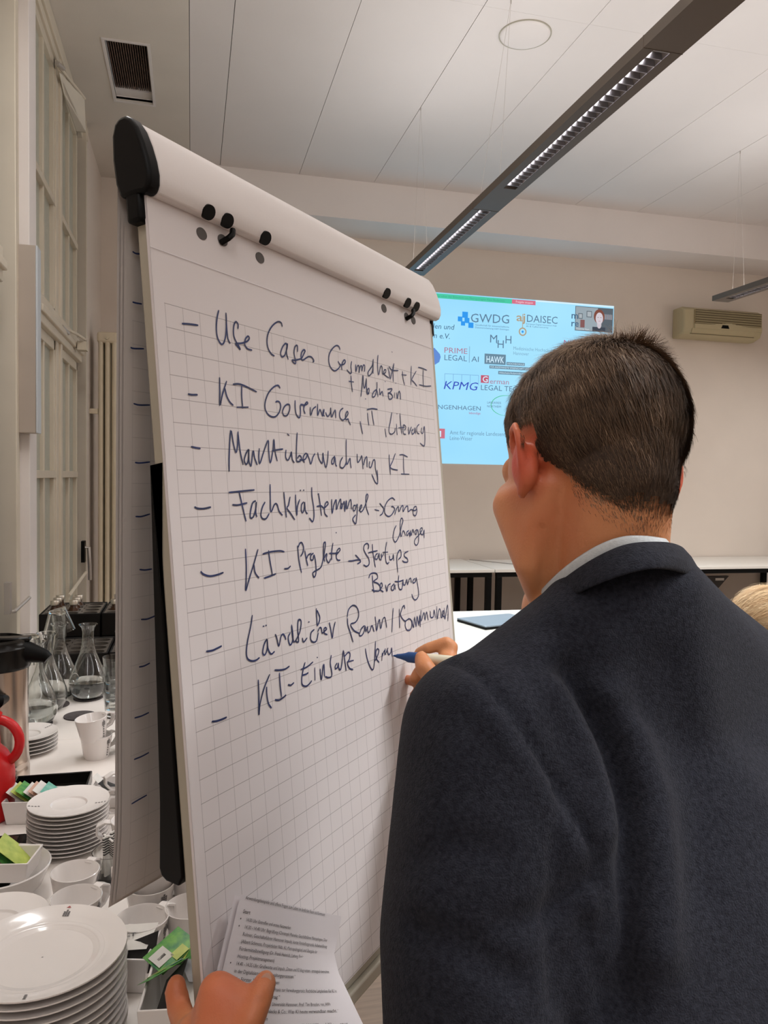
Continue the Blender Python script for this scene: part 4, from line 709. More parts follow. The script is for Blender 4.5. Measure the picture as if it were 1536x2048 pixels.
stack('plate', 'white dinner plate with small printed emblem, top of the big plate stack', 'white dinner plate in the big front stack', 'plate', 'dinner plates in the front stack', -.197, 1.132, .112, .074, 12, .0111, TZ, rise=.016, dots=(268,), emb=79)
stack('saucer', 'white saucer on top of the stack at the bottom left edge', 'white saucer in the stack at the bottom left edge', 'saucer', 'saucers in the bottom left stack', -.302, 1.333, .080, .036, 9, .0082, TZ, marks=False)
stack('saucer', 'white saucer topping the short stack beside the steel thermos', 'white saucer in the short stack by the thermos', 'saucer', 'saucers in the short stack by the thermos', -.455, 2.375, .0825, .036, 5, .0105, TZ, rz=1.0)
# cups
def cup_proto(loc, label, r=.0425, h=.064, rz=0., lift=0.):
    t = thing('cup', label, 'cup', loc, 'white coffee cups', rz)
    pr = [(.001, .004), (r * .62, .004), (r * .76, .012), (r * .965, h), (r * .985, h + .0008), (r + .0006, h), (r * .82, .010), (r * .75, .0), (r * .60, .0), (.001, .002)]
    obj('body', MB().lathe(pr, 44, close=False), 'porc', t, world=False)
    hb = MB(); P = [(r * .93, 0, h * .92), (r * 1.25, 0, h * .96), (r * 1.62, 0, h * .84), (r * 1.62, 0, h * .60), (r * 1.35, 0, h * .40), (r * .86, 0, h * .33)]
    Q = []; 
    for a, b in zip(P[:-1], P[1:]):
        for k in range(4): Q.append(np.array(a) + (np.array(b) - np.array(a)) * k / 4)
    Q.append(np.array(P[-1])); vs = []
    for i, p in enumerate(Q):
        d = Q[min(i + 1, len(Q) - 1)] - Q[max(i - 1, 0)]; d /= np.linalg.norm(d); nn = np.array([d[2], 0, -d[0]])
        wv_ = .0085
        vs += [p + nn * .0025 + [0, wv_, 0], p + nn * .0025 - [0, wv_, 0], p - nn * .0025 - [0, wv_, 0], p - nn * .0025 + [0, wv_, 0]]
    hb.add(vs, [(4 * i + k, 4 * i + (k + 1) % 4, 4 * i + 4 + (k + 1) % 4, 4 * i + 4 + k) for i in range(len(Q) - 1) for k in range(4)] + [(0, 1, 2, 3), tuple(range(4 * len(Q) - 4, 4 * len(Q)))], True)
    obj('handle', hb, 'porc', t, world=False, bevel=.0012)
    m1 = MB()
    for a in (math.radians(-72), ):
        for k in range(5):
            z = h * (.62 - .11 * k); rr = r * (.82 + .18 * (z - .010) / (h - .010)) + .0011
            e = np.array([math.cos(a), math.sin(a), 0]); f_ = np.array([-math.sin(a), math.cos(a), 0]); o = e * rr + [0, 0, z]
            m1.add([o - f_ * .0021 - [0, 0, .0021], o + f_ * .0021 - [0, 0, .0021], o + f_ * .0021 + [0, 0, .0021], o - f_ * .0021 + [0, 0, .0021]], [(0, 1, 2, 3)])
        z = h * .70; rr = r * (.82 + .18 * (z - .010) / (h - .010)) + .0011
        emblem(m1, e * rr + [0, 0, z], f_, np.array([0, 0, 1.0]) + e * .14, .0052)
    obj('printed_mark', m1, 'print', t, world=False)
    return t
R5 = math.radians
c0 = cup_proto((-.190, 1.405, TZ), 'white cup right behind the big plate stack, handle pointing back', rz=R5(50))
dup(c0, (-.205, 1.50, TZ), R5(62), 'white cup just in front of the tall saucer stack')
dup(c0, (-.075, 1.315, TZ), R5(48), 'white cup at the lower left corner of the folded chart pages')
dup(c0, (-.068, 1.425, TZ), R5(20), 'white cup partly behind the folded chart pages, lower one of its stack')
dup(c0, (-.064, 1.428, TZ + .052), R5(200), 'white cup stacked on another, half hidden by the folded chart pages')
dup(c0, (.003, 1.335, TZ), R5(70), 'white cup close to the left edge of the board, front one there')
dup(c0, (.006, 1.46, TZ), R5(80), 'white cup below another at the left edge of the board')
dup(c0, (.008, 1.463, TZ + .052), R5(80), 'white cup stacked in another at the left edge of the board')
dup(c0, (-.125, 1.86, TZ), R5(200), 'lower white cup beside the tall saucer stack, cut by the chart pages')
dup(c0, (-.122, 1.865, TZ + .052), R5(200), 'upper white cup beside the tall saucer stack, cut by the chart pages')
dup(c0, (-.115, 1.66, TZ + .02), R5(180), 'white cup in front of the chart pages, right of the saucer stack foot')
dup(c0, (-.256, 2.285, TZ), R5(40), 'lower white cup of the stacked pair near the seam of the tables')
dup(c0, (-.262, 2.275, TZ + .054), R5(40), 'tilted white cup on top of the pair near the seam of the tables', rot=(R5(-3), R5(-6), R5(40)))
dup(c0, (-.165, 2.30, TZ), R5(120), 'lower white cup beside the stacked pair, cut by the chart pages')
dup(c0, (-.165, 2.30, TZ + .052), R5(120), 'upper white cup beside the stacked pair, cut by the chart pages')
# coasters
co = tag(obj('coaster', MB().lathe([(.001, 0), (.050, 0), (.0505, .002), (.050, .0042), (.001, .0045)], 40), 'felt'), 'empty grey felt coaster in front of the middle carafe', 'coaster', 'grey felt coasters'); co.location = (-.352, 2.684, TZ)
def cdup(o, loc, label, group=None):
    c = o.copy(); COL.objects.link(c); c.location = loc; c['label'] = label; return c
cdup(co, (-.352, 2.90, TZ), 'grey felt coaster under the middle carafe'); cdup(co, (-.455, 2.83, TZ), 'grey felt coaster peeking out beside the left carafes'); cdup(co, (-.475, 2.62, TZ), 'grey felt coaster under the front left carafe')
# carafes
def carafe(X, Y, z, label, water, first=None):
    if first:
        o = dup(first, (X, Y, z), label=label)
    else:
        o = thing('carafe', label, 'carafe', (X, Y, z), 'glass water carafes')
        out = [(.001, 0), (.040, 0), (.052, .008), (.0625, .030), (.066, .050), (.063, .072), (.053, .100), (.040, .130), (.029, .158), (.0225, .185), (.0195, .212), (.0195, .235), (.023, .250), (.031, .259), (.0325, .262)]
        inn = [(.030, .2615), (.0215, .250), (.0178, .235), (.0178, .212), (.0207, .185), (.0272, .158), (.038, .130), (.051, .100), (.061, .072), (.064, .050), (.0605, .030), (.050, .010), (.038, .004), (.001, .004)]
        obj('body', MB().lathe(out + inn, 56, close=False), 'glass', o, world=False)
    if water:
        wp = [(.001, .0045), (.038, .0045), (.050, .0105), (.0605, .030), (.064, .050), (.0632, water), (.001, water)]
        wp = [(r - .0003 if r > .01 else r, z_) for r, z_ in wp]
        obj('water', MB().lathe(wp, 48, close=False), 'water', o, world=False)
    return o
k0 = carafe(-.352, 2.895, TZ + .0046, 'glass carafe a third full of water, free standing in the middle', None)
for a in ((-.455, 2.95, 'glass carafe with a tumbler over its neck, in front of the left crate'), (-.475, 2.62, 'glass carafe nearest to the steel thermos'), (-.470, 2.78, 'glass carafe squeezed between the other left carafes'), (-.225, 3.02, 'glass carafe with a tumbler on its neck, cut by the chart pages')):
    carafe(a[0], a[1], TZ + (.0046 if a[0] == -.475 else 0), a[2], .060 if a[0] == -.475 else None, k0)
def addwater(o, h):
    wp = [(.001, .0045), (.0377, .0045), (.0497, .0105), (.0602, .030), (.0637, .050), (.0632, h), (.001, h)]
    obj('water', MB().lathe(wp, 48, close=False), 'water', o, world=False)
addwater(k0, .062)
# tumblers
def tumbler(r0=.028, r1=.040, h=.088):
    return [(.001, 0), (r0, 0), (r0 + .001, .003), (r1, h), (r1 - .0014, h), (r0 - .0008, .010), (.001, .009)]
g0 = tag(obj('tumbler', MB().lathe(tumbler(), 40, close=False), 'glass'), 'lowest tumbler of the glass stack beside the chart pages', 'glass', 'clear drinking tumblers')
g0.location = (-.240, 2.66, TZ)
for k, nm in enumerate(('second tumbler from below in the glass stack beside the chart pages', 'third tumbler from below in the glass stack beside the chart pages', 'fourth tumbler from below in the glass stack beside the chart pages', 'topmost tumbler of the glass stack beside the chart pages')): cdup(g0, (-.240, 2.66, TZ + .028 * (k + 1)), nm)
def inv(loc, rot, label):
    c = cdup(g0, loc, label); c.rotation_euler = rot; return c
inv((-.462, 2.95, TZ + .305), (math.pi, .10, 0), 'upside down tumbler over the neck of the left carafe')
inv((-.475, 3.03, TZ + .300), (math.pi, -.28, 0), 'upside down tumbler tilting behind the left carafe neck')
inv((-.222, 3.02, TZ + .295), (math.pi - .1, .15, 0), 'upside down tumbler over the neck of the carafe by the chart pages')
inv((-.495, 2.63, TZ + .285), (math.pi, .05, 0), 'upside down tumbler over the carafe nearest the thermos')
# crates with bottles
def crate(x0, y0, z0, label):
    w_, d_, h_ = .245, .31, .100
    t = thing('drinks_crate', label, 'crate', (x0, y0, z0), 'black drinks crates')
    s = MB(); th = .006
    s.box((0, 0, 0), (w_, d_, .006)); s.box((0, 0, 0), (th, d_, h_)); s.box((w_ - th, 0, 0), (w_, d_, h_)); s.box((0, 0, 0), (w_, th, h_)); s.box((0, d_ - th, 0), (w_, d_, h_))
    obj('shell', s, 'crate', t, world=False, bevel=.003)
    # top tray with bottle holes
    nx, ny = 3, 4; mb = MB(); cw, cd = (w_ - .012) / nx, (d_ - .012) / ny; n = 16
    for i in range(nx):
        for j in range(ny):
            cx_, cy_ = .006 + cw * (i + .5), .006 + cd * (j + .5); vs = []
            for k in range(n):
                a = 2 * math.pi * k / n; dx, dy = math.cos(a), math.sin(a); m_ = max(abs(dx) / (cw / 2), abs(dy) / (cd / 2))
                vs += [(cx_ + dx / m_, cy_ + dy / m_, h_ - .004), (cx_ + .030 * dx, cy_ + .030 * dy, h_ - .004), (cx_ + .030 * dx, cy_ + .030 * dy, h_ - .03)]
            mb.add(vs, [(3 * k, 3 * k + 1, (3 * k + 4) % (3 * n), (3 * k + 3) % (3 * n)) for k in range(n)] + [(3 * k + 1, 3 * k + 2, (3 * k + 5) % (3 * n), (3 * k + 4) % (3 * n)) for k in range(n)])
    obj('bottle_tray', mb, 'cratet', t, world=False)
    return t
def crate_copy(t, x, y, z, label): return dup(t, (x, y, z), label=label)
cr = crate(-.622, 3.50, TZ + .101, 'black drinks crate with open bottle tray, upper left one below the window')
crate_copy(cr, -.372, 3.50, TZ + .101, 'black drinks crate in the upper row, cut by the chart pages')
crate_copy(cr, -.622, 3.50, TZ, 'black crate underneath the upper left drinks crate'); crate_copy(cr, -.372, 3.50, TZ, 'black crate underneath the drinks crate cut by the chart pages')
crate_copy(cr, -.56, 3.18, TZ, 'low front black crate behind the left carafes'); crate_copy(cr, -.31, 3.18, TZ, 'low front black crate behind the middle carafe')
def bottle(x, y, z, label, first=None):
    if first: return dup(first, (x, y, z), label=label)
    t = thing('small_bottle', label, 'bottle', (x, y, z), 'small brown bottles in the crates')
    obj('body', MB().lathe([(.001, 0), (.024, 0), (.026, .004), (.026, .075), (.022, .092), (.0145, .104), (.0135, .125), (.001, .125)], 24, close=False), 'brownglass', t, world=False)
    obj('cap', MB().lathe([(.0155, .112), (.0185, .114), (.0185, .131), (.017, .134), (.001, .134)], 24, close=False), 'cap', t, world=False)
    obj('label_band', MB().lathe([(.0265, .02), (.0265, .06)], 24, close=False), 'peach', t, world=False)
    return t
cw, cd = (.245 - .012) / 3, (.31 - .012) / 4
def hole(i, j, ox=-.622): return (ox + .006 + cw * (i + .5), 3.50 + .006 + cd * (j + .5), TZ + .108)
b0 = bottle(*hole(0, 1), 'brown bottle, front one of the left row in the upper crate')
for (i, j, l) in ((0, 2, 'brown bottle, middle one of the left row in the upper crate'), (0, 3, 'brown bottle, back one of the left row in the upper crate'), (1, 1, 'brown bottle, front one of the middle row in the upper crate'), (1, 2, 'brown bottle, middle one of the middle row in the upper crate'), (1, 3, 'brown bottle, back one of the middle row in the upper crate')):
    bottle(*hole(i, j), l, b0)
bottle(*hole(0, 1, -.372), 'brown bottle in the crate cut by the chart pages, front one', b0); bottle(*hole(0, 3, -.372), 'brown bottle in the crate cut by the chart pages, back one', b0)
# thermos jug, steel with black lid
TX, TY = -.487, 2.155
t = thing('thermos_jug', 'brushed steel pump thermos with black lid and spout at the left edge', 'thermos', (TX, TY, TZ))
obj('body', MB().lathe([(.001, 0), (.079, 0), (.081, .006), (.081, .035), (.0795, .038), (.0795, .046), (.081, .048), (.081, .056), (.0795, .058), (.078, .10), (.078, .300), (.001, .300)], 56, (TX, TY, TZ)), 'steel', t)
obj('lid', MB().lathe([(.001, .300), (.083, .298), (.085, .305), (.085, .352), (.080, .357), (.078, .369), (.066, .373), (.064, .365), (.001, .363)], 48, (TX, TY, TZ), close=False), 'blackg', t)
obj('spout', MB().tube([(TX + .05, TY - .01, TZ + .342), (TX + .085, TY - .012, TZ + .335), (TX + .122, TY - .016, TZ + .325), (TX + .130, TY - .018, TZ + .318)], [.034, .026, .017, .014], 14), 'black', t)
obj('lever', MB().obox((TX + .03, TY, TZ + .369), (.055, 0, 0), (0, .018, 0), (0, 0, .006)), 'blackg', t, bevel=.004)
obj('handle', MB().tube([(TX - .06, TY - .075, TZ + .31), (TX - .04, TY - .125, TZ + .265), (TX + .0, TY - .130, TZ + .250), (TX + .035, TY - .125, TZ + .243), (TX + .040, TY - .075, TZ + .235)], [.016, .018, .020, .018, .010], 12), 'black', t)
# red jug
JX, JY = -.462, 1.93
t = thing('red_jug', 'bright red plastic vacuum jug with round handle at the left edge', 'jug', (JX, JY, TZ))
obj('body', MB().lathe([(.001, 0), (.060, 0), (.066, .008), (.067, .10), (.064, .125), (.052, .150), (.036, .168), (.033, .215), (.040, .222), (.040, .240), (.001, .246)], 48, (JX, JY, TZ), close=False), 'red', t)
hd = MB(); pts = [(JX + .030 + .050 * math.sin(a), JY - .012 * math.sin(a), TZ + .176 + .052 * math.cos(a)) for a in np.linspace(.1, math.pi * 1.02, 14)]
hd.tube(pts, [.011] * 14, 12); obj('handle', hd, 'red', t, label='wide rounded handle')
# black trays
def tray(x0, y0, x1, y1, h_, label, rz=0., z=TZ):
    cx_, cy_ = (x0 + x1) / 2, (y0 + y1) / 2
    t = thing('serving_tray', label, 'tray', (cx_, cy_, z), None, rz)
    a, b = (x1 - x0) / 2, (y1 - y0) / 2; s = MB()
    s.box((-a, -b, 0), (a, b, .004)); s.box((-a, -b, 0), (-a + .005, b, h_)); s.box((a - .005, -b, 0), (a, b, h_)); s.box((-a, -b, 0), (a, -b + .005, h_)); s.box((-a, b - .005, 0), (a, b, h_))
    obj('tray_body', s, 'blackg', t, world=False, bevel=.003); return t
tray(-.425, 1.975, -.245, 2.10, .030, 'glossy black tray behind the dish of tea bags and the red jug')
tr = thing('serving_tray', 'low black tray at the left edge in front of the red jug', 'tray', (-.44, 1.67, TZ))
obj('tray_body', MB().box((-.60, 1.585, TZ), (-.335, 1.765, TZ + .028)), 'black', tr, bevel=.006); obj('tray_inset', MB().box((-.585, 1.60, TZ + .0282), (-.35, 1.75, TZ + .0295)), 'blackg', tr)
# dishes with tea bags
def dish(loc, a, b, h_, label, rz, flare=.008, name='serving_dish'):
    t = thing(name, label, 'dish', loc, None, rz); s = MB(); n = 6; th = .004
    def ring(ax, by, z): return [(-ax, -by, z), (ax, -by, z), (ax, by, z), (-ax, by, z)]
    v = ring(a - flare, b - flare, 0) + ring(a, b, h_) + ring(a - th, b - th, h_) + ring(a - flare - th, b - flare - th, .005)
    f = [(3, 2, 1, 0)] + [(4 * k + i, 4 * k + (i + 1) % 4, 4 * k + 4 + (i + 1) % 4, 4 * k + 4 + i) for k in range(3) for i in range(4)] + [(12, 13, 14, 15)]
    s.add(v, f); obj('body', s, 'porc', t, world=False, bevel=.0022, seg=3); return t
def sachet(c, ax, ay, m_, label, grp, patch=None, th=.0016, nm='tea_sachet'):
    ax, ay = np.array(ax, float), np.array(ay, float); c = np.array(c, float); az = np.cross(ax, ay); az = az / np.linalg.norm(az) * th
    me = MB(); n = 4; top, bot = [], []
    for i in range(n + 1):
        for j in range(n + 1):
            u, w_ = i / n * 2 - 1, j / n * 2 - 1; bulge = (1 - u ** 4) * (1 - w_ ** 4)
            top.append(ax * u + ay * w_ + az * (bulge + .12)); bot.append(ax * u + ay * w_ - az * (bulge + .12))
    q = (n + 1) ** 2; g = [(i * (n + 1) + j, i * (n + 1) + j + 1, (i + 1) * (n + 1) + j + 1, (i + 1) * (n + 1) + j) for i in range(n) for j in range(n)]
    ed = [i * (n + 1) for i in range(n + 1)] + [n * (n + 1) + j for j in range(1, n + 1)] + [i * (n + 1) + n for i in range(n - 1, -1, -1)] + [j for j in range(n - 1, 0, -1)]
    me.add(top + bot, g + [tuple(q + k for k in f[::-1]) for f in g] + [(ed[k], ed[(k + 1) % len(ed)], q + ed[(k + 1) % len(ed)], q + ed[k]) for k in range(len(ed))])
    o = obj(nm, me, m_); o.location = tuple(c); tag(o, label, 'tea bag' if nm == 'tea_sachet' else 'sachet', grp)
    nz_ = az * 1.35
    for pm, u0, u1, w0, w1 in (patch or []):
        obj('printed_patch', MB().add([ax * u0 + ay * w0 + nz_, ax * u1 + ay * w0 + nz_, ax * u1 + ay * w1 + nz_, ax * u0 + ay * w1 + nz_], [(0, 1, 2, 3)]), pm, o, world=False)
    return o
# dish 1 (behind the tall saucer stack)
dish((-.335, 1.905, TZ), .072, .045, .055, 'white rectangular dish of tea bags behind the tall saucer stack', R5(-8))
G1 = 'tea bags in the dish behind the saucers'; fx, fy = np.array([.99, -.14, 0]), np.array([.14, .99, 0])
up1 = np.array([-.76, -.02, .62]); up1 /= np.linalg.norm(up1)
cols = [('sach', 'white paper tea bag, leftmost in the dish behind the saucer stack'), ('lime', 'yellow-green tea bag second from left behind the saucer stack'), ('green', 'green tea bag between the yellow-green and white ones'), ('sach', 'white tea bag left of the orange-tipped one behind the saucers'), ('peach', 'orange-tipped tea bag in the middle of the row'), ('sach', 'white tea bag just left of the teal one'), ('teal', 'teal tea bag on the right end of the row behind the saucer stack')]
for k, (m_, l) in enumerate(cols):
    c = np.array([-.335, 1.905, TZ + .050]) + fx * (-.036 + .0125 * k) + up1 * (.003 * (k % 3) + .004)
    sachet(c, up1 * .034, fy * .030, m_, l, G1, [('sach', .35, .85, -.8, .8), ('peach', .45, .75, -.3, .3)] if m_ in ('lime', 'teal', 'green') else None)
# dish 2 on a bowl at lower left
bt = thing('bowl', 'round white bowl under the tea dish at the lower left', 'bowl', (-.346, 1.558, TZ))
obj('body', MB().lathe([(.001, .003), (.04, .003), (.070, .022), (.0865, .058), (.088, .060), (.090, .058), (.074, .020), (.05, 0), (.001, 0)], 56, (-.346, 1.558, TZ), close=False), 'porc', bt)
dish((-.352, 1.562, TZ + .040), .072, .040, .040, 'white rectangular dish of tea bags resting in the round bowl', R5(-10))
G2 = 'tea bags in the dish on the bowl'; c2 = np.array([-.352, 1.562, TZ + .040])
up2 = np.array([-.70, -.02, .66]); up2 /= np.linalg.norm(up2)
for k, (m_, l) in enumerate([('grey_s', 'grey tea bag at the left edge in the dish on the bowl'), ('dark_s', 'dark tea bag second in the dish on the bowl'), ('peach', 'reddish tea bag in the dish on the bowl'), ('green', 'green tea bag behind the front yellow-green one'), ('lime', 'yellow-green tea bag with leaf print, front one in the dish on the bowl')]):
    c = c2 + np.array([-.036 + .017 * k, .004 * (k - 2), .036])
    sachet(c, up2 * .040, np.array([.10, .995, 0]) * .030 - np.array([0, 0, .0]), m_, l, G2, [('sach', .3, .85, -.85, .85), ('peach', .4, .75, -.5, .1), ('green', .45, .75, .3, .6)] if m_ == 'lime' else None)
# condiment dish behind the cups (white, with stick sachets)
dish((-.165, 1.965, TZ), .062, .050, .045, 'white dish of sugar and milk sachets right of the tall saucer stack', R5(-5), .004)
G3 = 'sachets in the dish right of the saucers'
for k, (x, y, m_, l, a) in enumerate(((-.205, 1.975, 'sach', 'white rolled sachet at the left of the dish beside the saucers', .5), (-.185, 1.965, 'dark_s', 'dark sachet lying left in the dish beside the saucers', .2), (-.165, 1.955, 'grey_s', 'grey sachet lying in the middle of the dish beside the saucers', -.2), (-.145, 1.965, 'sach', 'white stick standing in the dish beside the saucers', 1.2), (-.132, 1.970, 'dark_s', 'black sachet standing at the right of the dish beside the saucers', 1.25), (-.120, 1.975, 'dark_s', 'black sachet next to the chart pages in the dish', 1.3))):
    d = np.array([math.cos(a) * -.5, .1, math.sin(a)]); d /= np.linalg.norm(d)
    sachet((x, y, TZ + .035 + .012 * math.sin(a)), d * .030, np.array([.25, .97, 0]) * .015, m_, l, G3, nm='sugar_sachet')
# glass cup with striped sugar sticks
gx, gy = -.150, 1.585
t = thing('glass_cup', 'small glass cup holding striped sugar sticks between the cups', 'glass', (gx, gy, TZ))
obj('body', MB().lathe([(r, z + TZ) for r, z in tumbler(.028, .036, .055)], 36, (gx, gy, 0), close=False), 'glass', t)
for k in range(6):
    a = k * 1.05; st = MB(); p0_ = np.array([gx + .012 * math.cos(a), gy + .012 * math.sin(a), TZ + .012]); p1_ = p0_ + np.array([.010 * math.cos(a), .010 * math.sin(a), .075])
    o = obj('sugar_stick', MB().obox((0, 0, .037), (.007, 0, 0), (0, .0018, 0), (0, 0, .037)), 'sach'); o.location = tuple(p0_); o.rotation_euler = (.12 * math.sin(a) * -1, .12 * math.cos(a), a)
    tag(o, 'striped paper sugar stick in the small glass cup', 'sugar', 'striped sugar sticks in the glass cup')
    for q in range(7): obj('stripe', MB().box((-.0072, -.0021, .040 + q * .0048), (.0072, .0021, .0425 + q * .0048)), 'dark_s', o, world=False)
# front dish with black sachets, and the white bin with green ones
dish((-.080, 1.262, TZ), .030, .048, .056, 'narrow white dish with dark sachets right of the big plate stack', R5(-14), .004)
G4 = 'dark sachets in the narrow dish'
o = sachet((-.084, 1.268, TZ + .060), np.array([.028, -.006, .002]), np.array([.008, .030, .003]), 'sach', 'white sachet with black lettering lying on the narrow dish', G4, nm='sugar_sachet')
mb = MB(); put_text(mb, 'LET', .014, lambda a, b: np.array([-.020 + a, -.006 + b, .0045]), .022, True); obj('lettering', mb, 'toner', o, world=False)
o = sachet((-.072, 1.238, TZ + .044), np.array([.022, -.006, .010]), np.array([.004, .014, .024]), 'dark_s', 'dark grey sachet leaning in the narrow dish', G4, nm='sugar_sachet')
bn = dish((-.004, 1.130, TZ), .055, .070, .072, 'deep white bin of green and grey tea bags beside the left hand', R5(-8), .006, 'sachet_bin')
G5 = 'tea bags in the deep white bin'; b_ = np.array([-.004, 1.135, TZ + .072])
for (dx, dy, dz, ax, ay, m_, l) in ((-.022, .045, .012, (.030, .022, .012), (-.018, .022, .004), 'green', 'green tea bag with white label, back left in the deep white bin'),
        (.018, .040, .020, (.018, .030, .016), (-.022, .016, -.010), 'green', 'bright green tea bag standing at the board edge in the white bin'),
        (-.030, .000, .010, (.034, .014, .008), (-.010, .018, -.014), 'green', 'green and lime tea bag across the front of the white bin'),
        (.020, -.005, .006, (.026, .012, -.012), (-.008, .024, .006), 'grey_s', 'grey tea bag below the green ones near the fingertip'),
        (-.020, -.030, .000, (.010, .032, .014), (.018, -.004, .020), 'dark_s', 'dark tea bag standing in front in the white bin'),
        (.004, -.038, -.006, (.030, .004, .010), (-.004, .024, .012), 'sach', 'white tea bag with black mark touching the index finger')):
    pt = [('lime', -.2, .5, -.95, -.3), ('sach', -.9, -.1, -.5, .6), ('toner', -.7, -.3, -.1, .1)] if 'white label' in l else ([('lime', -.8, .8, .35, .75), ('lime', -.5, .0, -.6, -.2), ('teal', .2, .8, -.7, -.1)] if m_ == 'green' else ([('grey_s', -.6, .2, -.4, .4)] if m_ == 'dark_s' else None))
    o = sachet(b_ + [dx, dy, dz], np.array(ax) * .85, np.array(ay) * .85, m_, l, G5, pt)
# ------------------------------------------------------------------ people
def cam_frame(yaw, pitch, roll, origin):
    y, p, r = map(math.radians, (yaw, pitch, roll))
    f0 = np.array([-math.sin(y), 0, math.cos(y)]); r0 = np.array([math.cos(y), 0, math.sin(y)]); u0 = np.array([0, -1., 0])
    f_ = math.cos(p) * f0 - math.sin(p) * u0; u_ = math.cos(p) * u0 + math.sin(p) * f0
    u2 = math.cos(r) * u_ + math.sin(r) * r0; r2 = math.cos(r) * r0 - math.sin(r) * u_
    A = np.stack([wv(r2), wv(f_), wv(u2)], 1)
    return A, np.array(origin, float)
class Blob:
    def __init__(s): s.bm = bmesh.new()
    def _hull(s, pts):
        vs = [s.bm.verts.new(p) for p in pts]; r = bmesh.ops.convex_hull(s.bm, input=vs)
        bad = [g for g in r['geom_interior'] if isinstance(g, bmesh.types.BMVert)]
        if bad: bmesh.ops.delete(s.bm, geom=bad, context='VERTS')
    def caps(s, p0, r0, p1, r1, n=1):
        p0, p1 = np.array(p0, float), np.array(p1, float); s._hull([p0 + r0 * q for q in SPH] + [p1 + r1 * q for q in SPH]); return s
    def chain(s, pts, rs):
        for i in range(len(pts) - 1): s.caps(pts[i], rs[i], pts[i + 1], rs[i + 1])
        return s
    def ell(s, c, A, rad):
        s._hull([np.array(c) + A @ (np.array(rad) * q) for q in SPH]); return s
    def hull(s, spec):                   # convex hull of several balls (centre, radius)
        s._hull([np.array(c, float) + r * q for c, r in spec for q in SPH]); return s
    def mesh(s, name, voxel, it=6, fac=.5):
        bmesh.ops.recalc_face_normals(s.bm, faces=s.bm.faces)
        me = bpy.data.meshes.new(name); s.bm.to_mesh(me); s.bm.free(); o = bpy.data.objects.new(name, me); COL.objects.link(o)
        m_ = o.modifiers.new('r', 'REMESH'); m_.mode = 'VOXEL'; m_.voxel_size = voxel; m_.adaptivity = 0
        if it: m2 = o.modifiers.new('s', 'SMOOTH'); m2.factor = fac; m2.iterations = it
        dg = bpy.context.evaluated_depsgraph_get(); out = bpy.data.meshes.new_from_object(o.evaluated_get(dg)); bpy.data.objects.remove(o); bpy.data.meshes.remove(me)
        out.name = name; return out
_b = bmesh.new(); bmesh.ops.create_icosphere(_b, subdivisions=3, radius=1.); SPH = [np.array(v_.co) for v_ in _b.verts]; _b.free()
def mobj(name, me, m_, parent=None):
    if parent: me.transform(Matrix.Translation(-wloc(parent)))
    me.materials.clear(); me.materials.append(M[m_] if isinstance(m_, str) else m_)
    me.polygons.foreach_set('use_smooth', [True] * len(me.polygons)); o = bpy.data.objects.new(name, me); COL.objects.link(o)
    if parent: o.parent = parent
    return o
def get_co(me): a = np.empty(len(me.vertices) * 3); me.vertices.foreach_get('co', a); return a.reshape(-1, 3)
def set_co(me, a): me.vertices.foreach_set('co', a.ravel()); me.update()
def seg_dist(P, A, B):
    d = B - A; t_ = np.clip(((P - A) @ d) / (d @ d), 0, 1); return np.linalg.norm(P - (A + t_[:, None] * d), axis=1)
def crease(me, pts, amp, sig):          # displaces the surface along its normals near a 3D polyline
    P = get_co(me); nr = np.empty(len(P) * 3); me.vertices.foreach_get('normal', nr); nr = nr.reshape(-1, 3)
    D = np.min([seg_dist(P, np.array(a, float), np.array(b, float)) for a, b in zip(pts[:-1], pts[1:])], axis=0)
    set_co(me, P + nr * (amp * np.exp(-(D / sig) ** 2))[:, None])
def snap(me, pts):                       # drops points seen from the front onto a surface
    bvh = BVHTree.FromPolygons([v_.co for v_ in me.vertices], [tuple(p.vertices) for p in me.polygons]); out = []
    for px, py in pts:
        d = Vector(wv([(px - CX) / F, (py - CY) / F, 1.])); hit = bvh.ray_cast(Vector((0, 0, EYE)), d.normalized())[0]
        if hit: out.append(np.array(hit))
    return out
# ---- the writing man
HA, HO = cam_frame(25, 20, 8, at(1180, 955, .768))
def hp(x, y, z): return HO + HA @ np.array([x, y, z])
PM = thing('person', 'man in a dark navy jacket with short brown hair writing on the chart', 'person', (0.42, 0.62, 0))
hips = at(1470, 2560, .66); neckb = at(1210, 1235, .768)
LS, RS = at(968, 1470, .67), at(1585, 1450, .87)
EL, WL = at(955, 2230, .585), at(455, 2235, .700)
B_ = Blob()
B_.ell(hp(0, -.012, .045), HA, (.0795, .098, .085)).ell(hp(0, .012, .020), HA, (.070, .080, .080))
B_.hull([(hp(.045, .03, -.045), .020), (hp(-.045, .03, -.045), .020), (hp(0, .078, -.092), .016), (hp(.055, -.005, -.02), .015), (hp(-.055, -.005, -.02), .015), (hp(.04, .075, .0), .02), (hp(-.04, .075, .0), .02), (hp(-.058, .056, -.018), .019), (hp(.058, .056, -.018), .019), (hp(-.050, .040, -.082), .018), (hp(.050, .040, -.082), .018), (hp(-.030, .055, -.106), .017), (hp(.030, .055, -.106), .017), (hp(0, .076, -.108), .016)])
B_.hull([(hp(.030, .078, .035), .018), (hp(-.030, .078, .035), .018), (hp(0, .088, -.03), .012)])
B_.chain([hp(0, .092, .018), hp(0, .112, -.018)], [.007, .010]); B_.caps(hp(-.012, .105, -.018), .007, hp(.012, .105, -.018), .007)
B_.caps(hp(-.020, .088, -.050), .008, hp(.020, .088, -.050), .008); B_.ell(hp(0, .082, -.092), HA, (.018, .016, .014))
